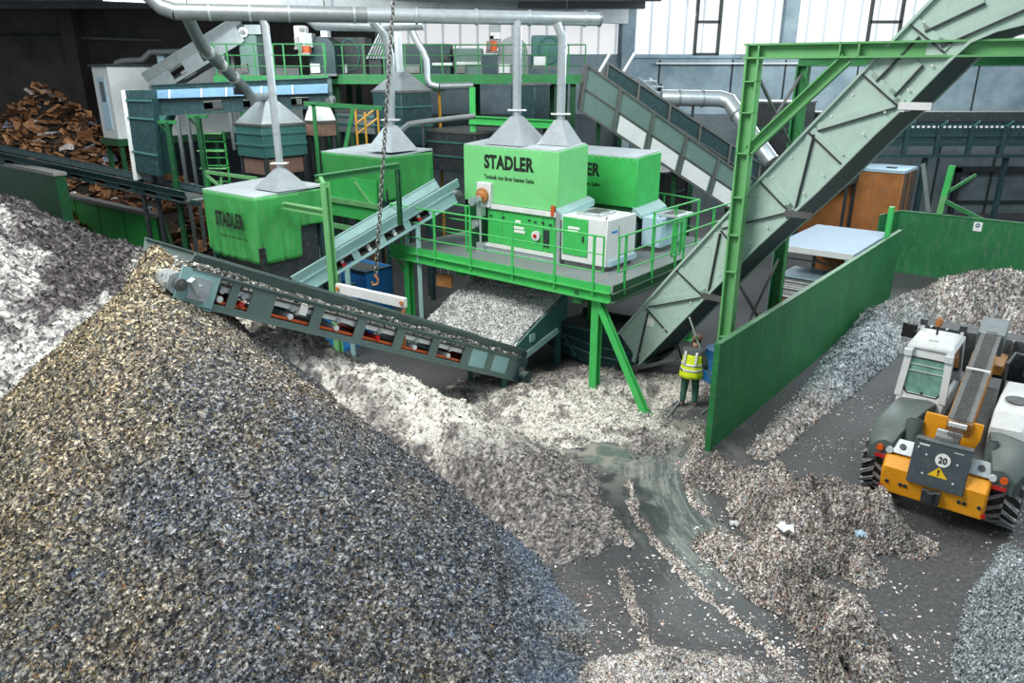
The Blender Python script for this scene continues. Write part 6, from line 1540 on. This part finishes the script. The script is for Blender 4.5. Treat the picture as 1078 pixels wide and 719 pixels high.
mid = (hl+hr)/2; handp = WM_.inverted() @ at(744, 388, Y=pf_.y+.14)
# keep the right hand on the pole where the photograph has it
dlt = handp - Vector(J['rp'])
for k, f in (('rp',1),('rw',1),('re',.45)): J[k] = tuple(Vector(J[k]) + dlt*f)
low = WM_.inverted() @ at(757, 424, Y=pf_.y+.3)
PD = (low-top).normalized(); hr = Vector(J['rp']); t_ = (hr-top).dot(PD); c_ = top+PD*t_
top += hr-c_+Vector((0,.03,0)); lowp = top + PD*((.05-top.z)/PD.z)
lg = top + PD*(t_-.24); dl = lg - Vector(J['lp']); 
for k, f in (('lp',1),('lw',.9),('le',.5)): J[k] = tuple(Vector(J[k]) + dl*f)
fingers('rp','rw',None,1); fingers('lp','lw',None,1)
K = list(J); I = {k: i for i, k in enumerate(K)}
body = skin('body', [wp(*J[k]) for k in K], [(I[a], I[b]) for a, b in E], [R[k] for k in K], G['skin'], man, PO)
def sub(keys, edges, scale, add, name, mat, label=None):
    ii = {k: i for i, k in enumerate(keys)}
    o = skin(name, [wp(*J[k]) for k in keys], [(ii[a], ii[b]) for a, b in edges], [R[k]*scale+add for k in keys], mat, man, PO)
    if label: o['label'] = label
    return o
sub(['pel','lh','lk','la','rh','rk','ra'], [('pel','lh'),('lh','lk'),('lk','la'),('pel','rh'),('rh','rk'),('rk','ra')], 1.05, .022, 'trousers', G['trousers'])
J['la2'] = (J['la'][0], J['la'][1]-.03, .05); J['ra2'] = (J['ra'][0], J['ra'][1]-.03, .05); R['la2'] = R['ra2'] = .05
sub(['la2','lt'], [('la2','lt')], 1, .012, 'boot', G['boot']); sub(['ra2','rt'], [('ra2','rt')], 1, .012, 'boot', G['boot'])
sub(['sp','ch','nk','ls','le','lw','rs','re','rw'], [('sp','ch'),('ch','nk'),('ch','ls'),('ls','le'),('le','lw'),('ch','rs'),('rs','re'),('re','rw')], 1.05, .018, 'jacket', G['cloth'])
# vest: rings round the trunk, leaning with the spine
def ring_shell(z0, z1, mat, name, parent, grow=0, n=40, k=8, a0=0, a1=2*PI):
    m = MB(WM_); vs = []; fs = []
    for j in range(k+1):
        z = z0+(z1-z0)*j/k; u = (z-.8)/.62
        cx = .005+.01*u; cy = -.02+.10*max(0,u)**1.3; rx = np.interp(z,[.78,.95,1.2,1.34,1.42,1.46],[.275,.25,.228,.24,.19,.13])+grow; ry = np.interp(z,[.78,.95,1.2,1.34,1.42,1.46],[.235,.215,.18,.165,.13,.09])+grow
        for i in range(n+1):
            a = a0+(a1-a0)*i/n; w = .008*math.sin(a*7+z*9); vs.append((cx+(rx+w)*math.cos(a), cy+(ry+w)*math.sin(a), z))
    for j in range(k):
        for i in range(n):
            q = j*(n+1)+i; fs.append((q, q+1, q+n+2, q+n+1))
    m.add(vs, fs); o = part(m, name, mat, parent, smooth=60); s = o.modifiers.new('thickness', 'SOLIDIFY'); s.thickness = .01; return o
vest = ring_shell(.80, 1.36, G['vest'], 'vest', man, a0=PI*.60, a1=PI*2.40)
ring_shell(1.34, 1.455, G['cloth'], 'vest_yoke', man, .002)
ring_shell(.96, 1.01, G['tape'], 'reflective_band', vest, .008, k=1, a0=PI*.6, a1=PI*2.4); ring_shell(1.08, 1.13, G['tape'], 'reflective_band', vest, .008, k=1, a0=PI*.6, a1=PI*2.4)
for x in (-.13,.13):
    m = MB(WM_); pts = [(x, np.interp(z,[1.1,1.25,1.34,1.42],[-.165,-.135,-.105,-.06])-.01, z) for z in (1.12,1.2,1.28,1.35,1.41)]
    for a, b in zip(pts[:-1], pts[1:]): m.bar(a, b, .05, .012, up=(0,1,0))
    part(m, 'shoulder_band', G['tape'], vest)
# head details: nose, ears stay on the body; hair and cap are worn
def blob(c, r, name, mat, parent, sq=(1,1,1), cut=None):
    m = MB(WM_); vs = []; fs = []; n = 20; k = 12; c = Vector(c)
    for j in range(k+1):
        th_ = PI*j/k
        for i in range(n):
            a = 2*PI*i/n; vs.append((c.x+r*sq[0]*math.sin(th_)*math.cos(a), c.y+r*sq[1]*math.sin(th_)*math.sin(a), c.z+r*sq[2]*math.cos(th_)))
    for j in range(k):
        for i in range(n):
            if cut and j >= cut: continue
            fs.append((j*n+i, (j+1)*n+i, (j+1)*n+(i+1)%n, j*n+(i+1)%n))
    m.add(vs, fs); return part(m, name, mat, parent, smooth=80)
blob((.04,.19,1.645), .112, 'hair', G['hair'], man, (.92,1.02,1.0), 8)
cp_ = blob((.04,.2,1.668), .118, 'cap', G['hat'], man, (.95,1.05,.9), 6)
part(MB(WM_).box(-.04,.12,.29,.40,1.655,1.672), 'cap_brim', G['hat'], cp_)
for s in (-1,1):
    blob((.04+s*.096,.195,1.62), .028, 'ear', G['skin'], man, (.5,.9,1.2))
# pole
t = thing('long_pole', 'long pale pole held upright by the worker in the yellow vest', 'pole', wp(*lowp))
part(MB(WM_).tube([tuple(lowp), tuple(top)], .02, 10), 'shaft', G['white'], t)
part(MB(WM_).tube([tuple(top+PD*.5), tuple(top+PD*.62)], .023, 10), 'colour_mark', G['green'], t)
part(MB(WM_).box(lowp.x-.14,lowp.x+.14,lowp.y-.02,lowp.y+.03,.005,.14), 'scraper_head', G['steel'], t)
# things on the ground near the worker
a, b, c = at(700,441,.03), at(709,431,.03), at(717,421,.03)
solo(MB().tube([a, b, c, c+Vector((.3,.5,0))], .03, 8), 'ground_hose', G['galv'], 'pale hose on the floor running up to the feet of the worker', 'hose')
a, b, c = at(738,436,.03), at(745,430,.03), at(757,426,.03)
solo(MB().tube([a, b, c], .03, 8), 'floor_bar', G['galvdark'], 'grey bar on the floor between the worker and the bunker wall end', 'bar')
p = at(752,402,0); m = MB().lathe([(.0,0),(.29,0),(.3,.03),(.29,.3),(.305,.32),(.29,.34),(.29,.62),(.305,.64),(.29,.66),(.29,.9),(.3,.93),(.0,.93)], (p.x,p.y,0), (0,0,1), 28)
t = thing('blue_drum', 'blue drum standing just behind the end of the long bunker wall', 'drum', (p.x,p.y,0)); part(m, 'barrel', G['blue'], t); part(MB().cyl((p.x+.12,p.y,.945), .04, .03, (0,0,1), 12), 'bung', G['white'], t)
p = at(716,386,0); solo(MB().bar((p.x-.25,p.y,1.0),(p.x+.1,p.y,.02),.12,.04), 'leaning_plank', G['darkgreen'], 'short green plank leaning below the climbing conveyor left of the worker', 'plank')
# ---------------------------------------------------------------- light
w = bpy.data.worlds.new('daylight'); SC.world = w; w.use_nodes = True; bg = w.node_tree.nodes['Background']
bg.inputs[0].default_value = (.80,.92,1.0,1); bg.inputs[1].default_value = .52
def area(name, loc, look, sx, sy, e, col=(1,1,1)):
    l = bpy.data.lights.new(name, 'AREA'); l.shape = 'RECTANGLE'; l.size = sx; l.size_y = sy; l.energy = e; l.color = col
    o = bpy.data.objects.new(name, l); COL.objects.link(o); o.location = loc; o.rotation_euler = (Vector(look)-Vector(loc)).to_track_quat('-Z','Y').to_euler(); return o
area('rooflight', (-6.5, 11, 17), (-2, 15, 0), 9, 7, 4000, (1,.97,.92))
area('fill_light', (-9, 25, 10), (-12, 36, 3), 9, 2, 800, (.92,1,1))  # added fill to brighten the back left, no lamp hangs here
area('fill_light', (2, 26, 10), (2, 36, 4), 9, 2, 160)  # added fill for the upper gallery, not a visible lamp
area('fill_light', (18, 33, 12), (19, 42, 5), 12, 2, 950, (.92,1,1))  # added fill to lift the far right wall, no real fitting
area('rooflight_right', (14, 15, 16), (8, 23, 0), 10, 6, 2300, (.92,.98,1))
area('window_daylight', (12, YB-1.2, 11), (4, 20, 3), 26, 4, 3000, (.86,.95,1))
SC.view_settings.view_transform = 'Standard'; SC.view_settings.look = 'None'; SC.view_settings.gamma = 1; SC.view_settings.use_curve_mapping = False
SC.view_settings.exposure = 0.0
for o in bpy.data.objects:
    if '_off' in o: del o['_off']
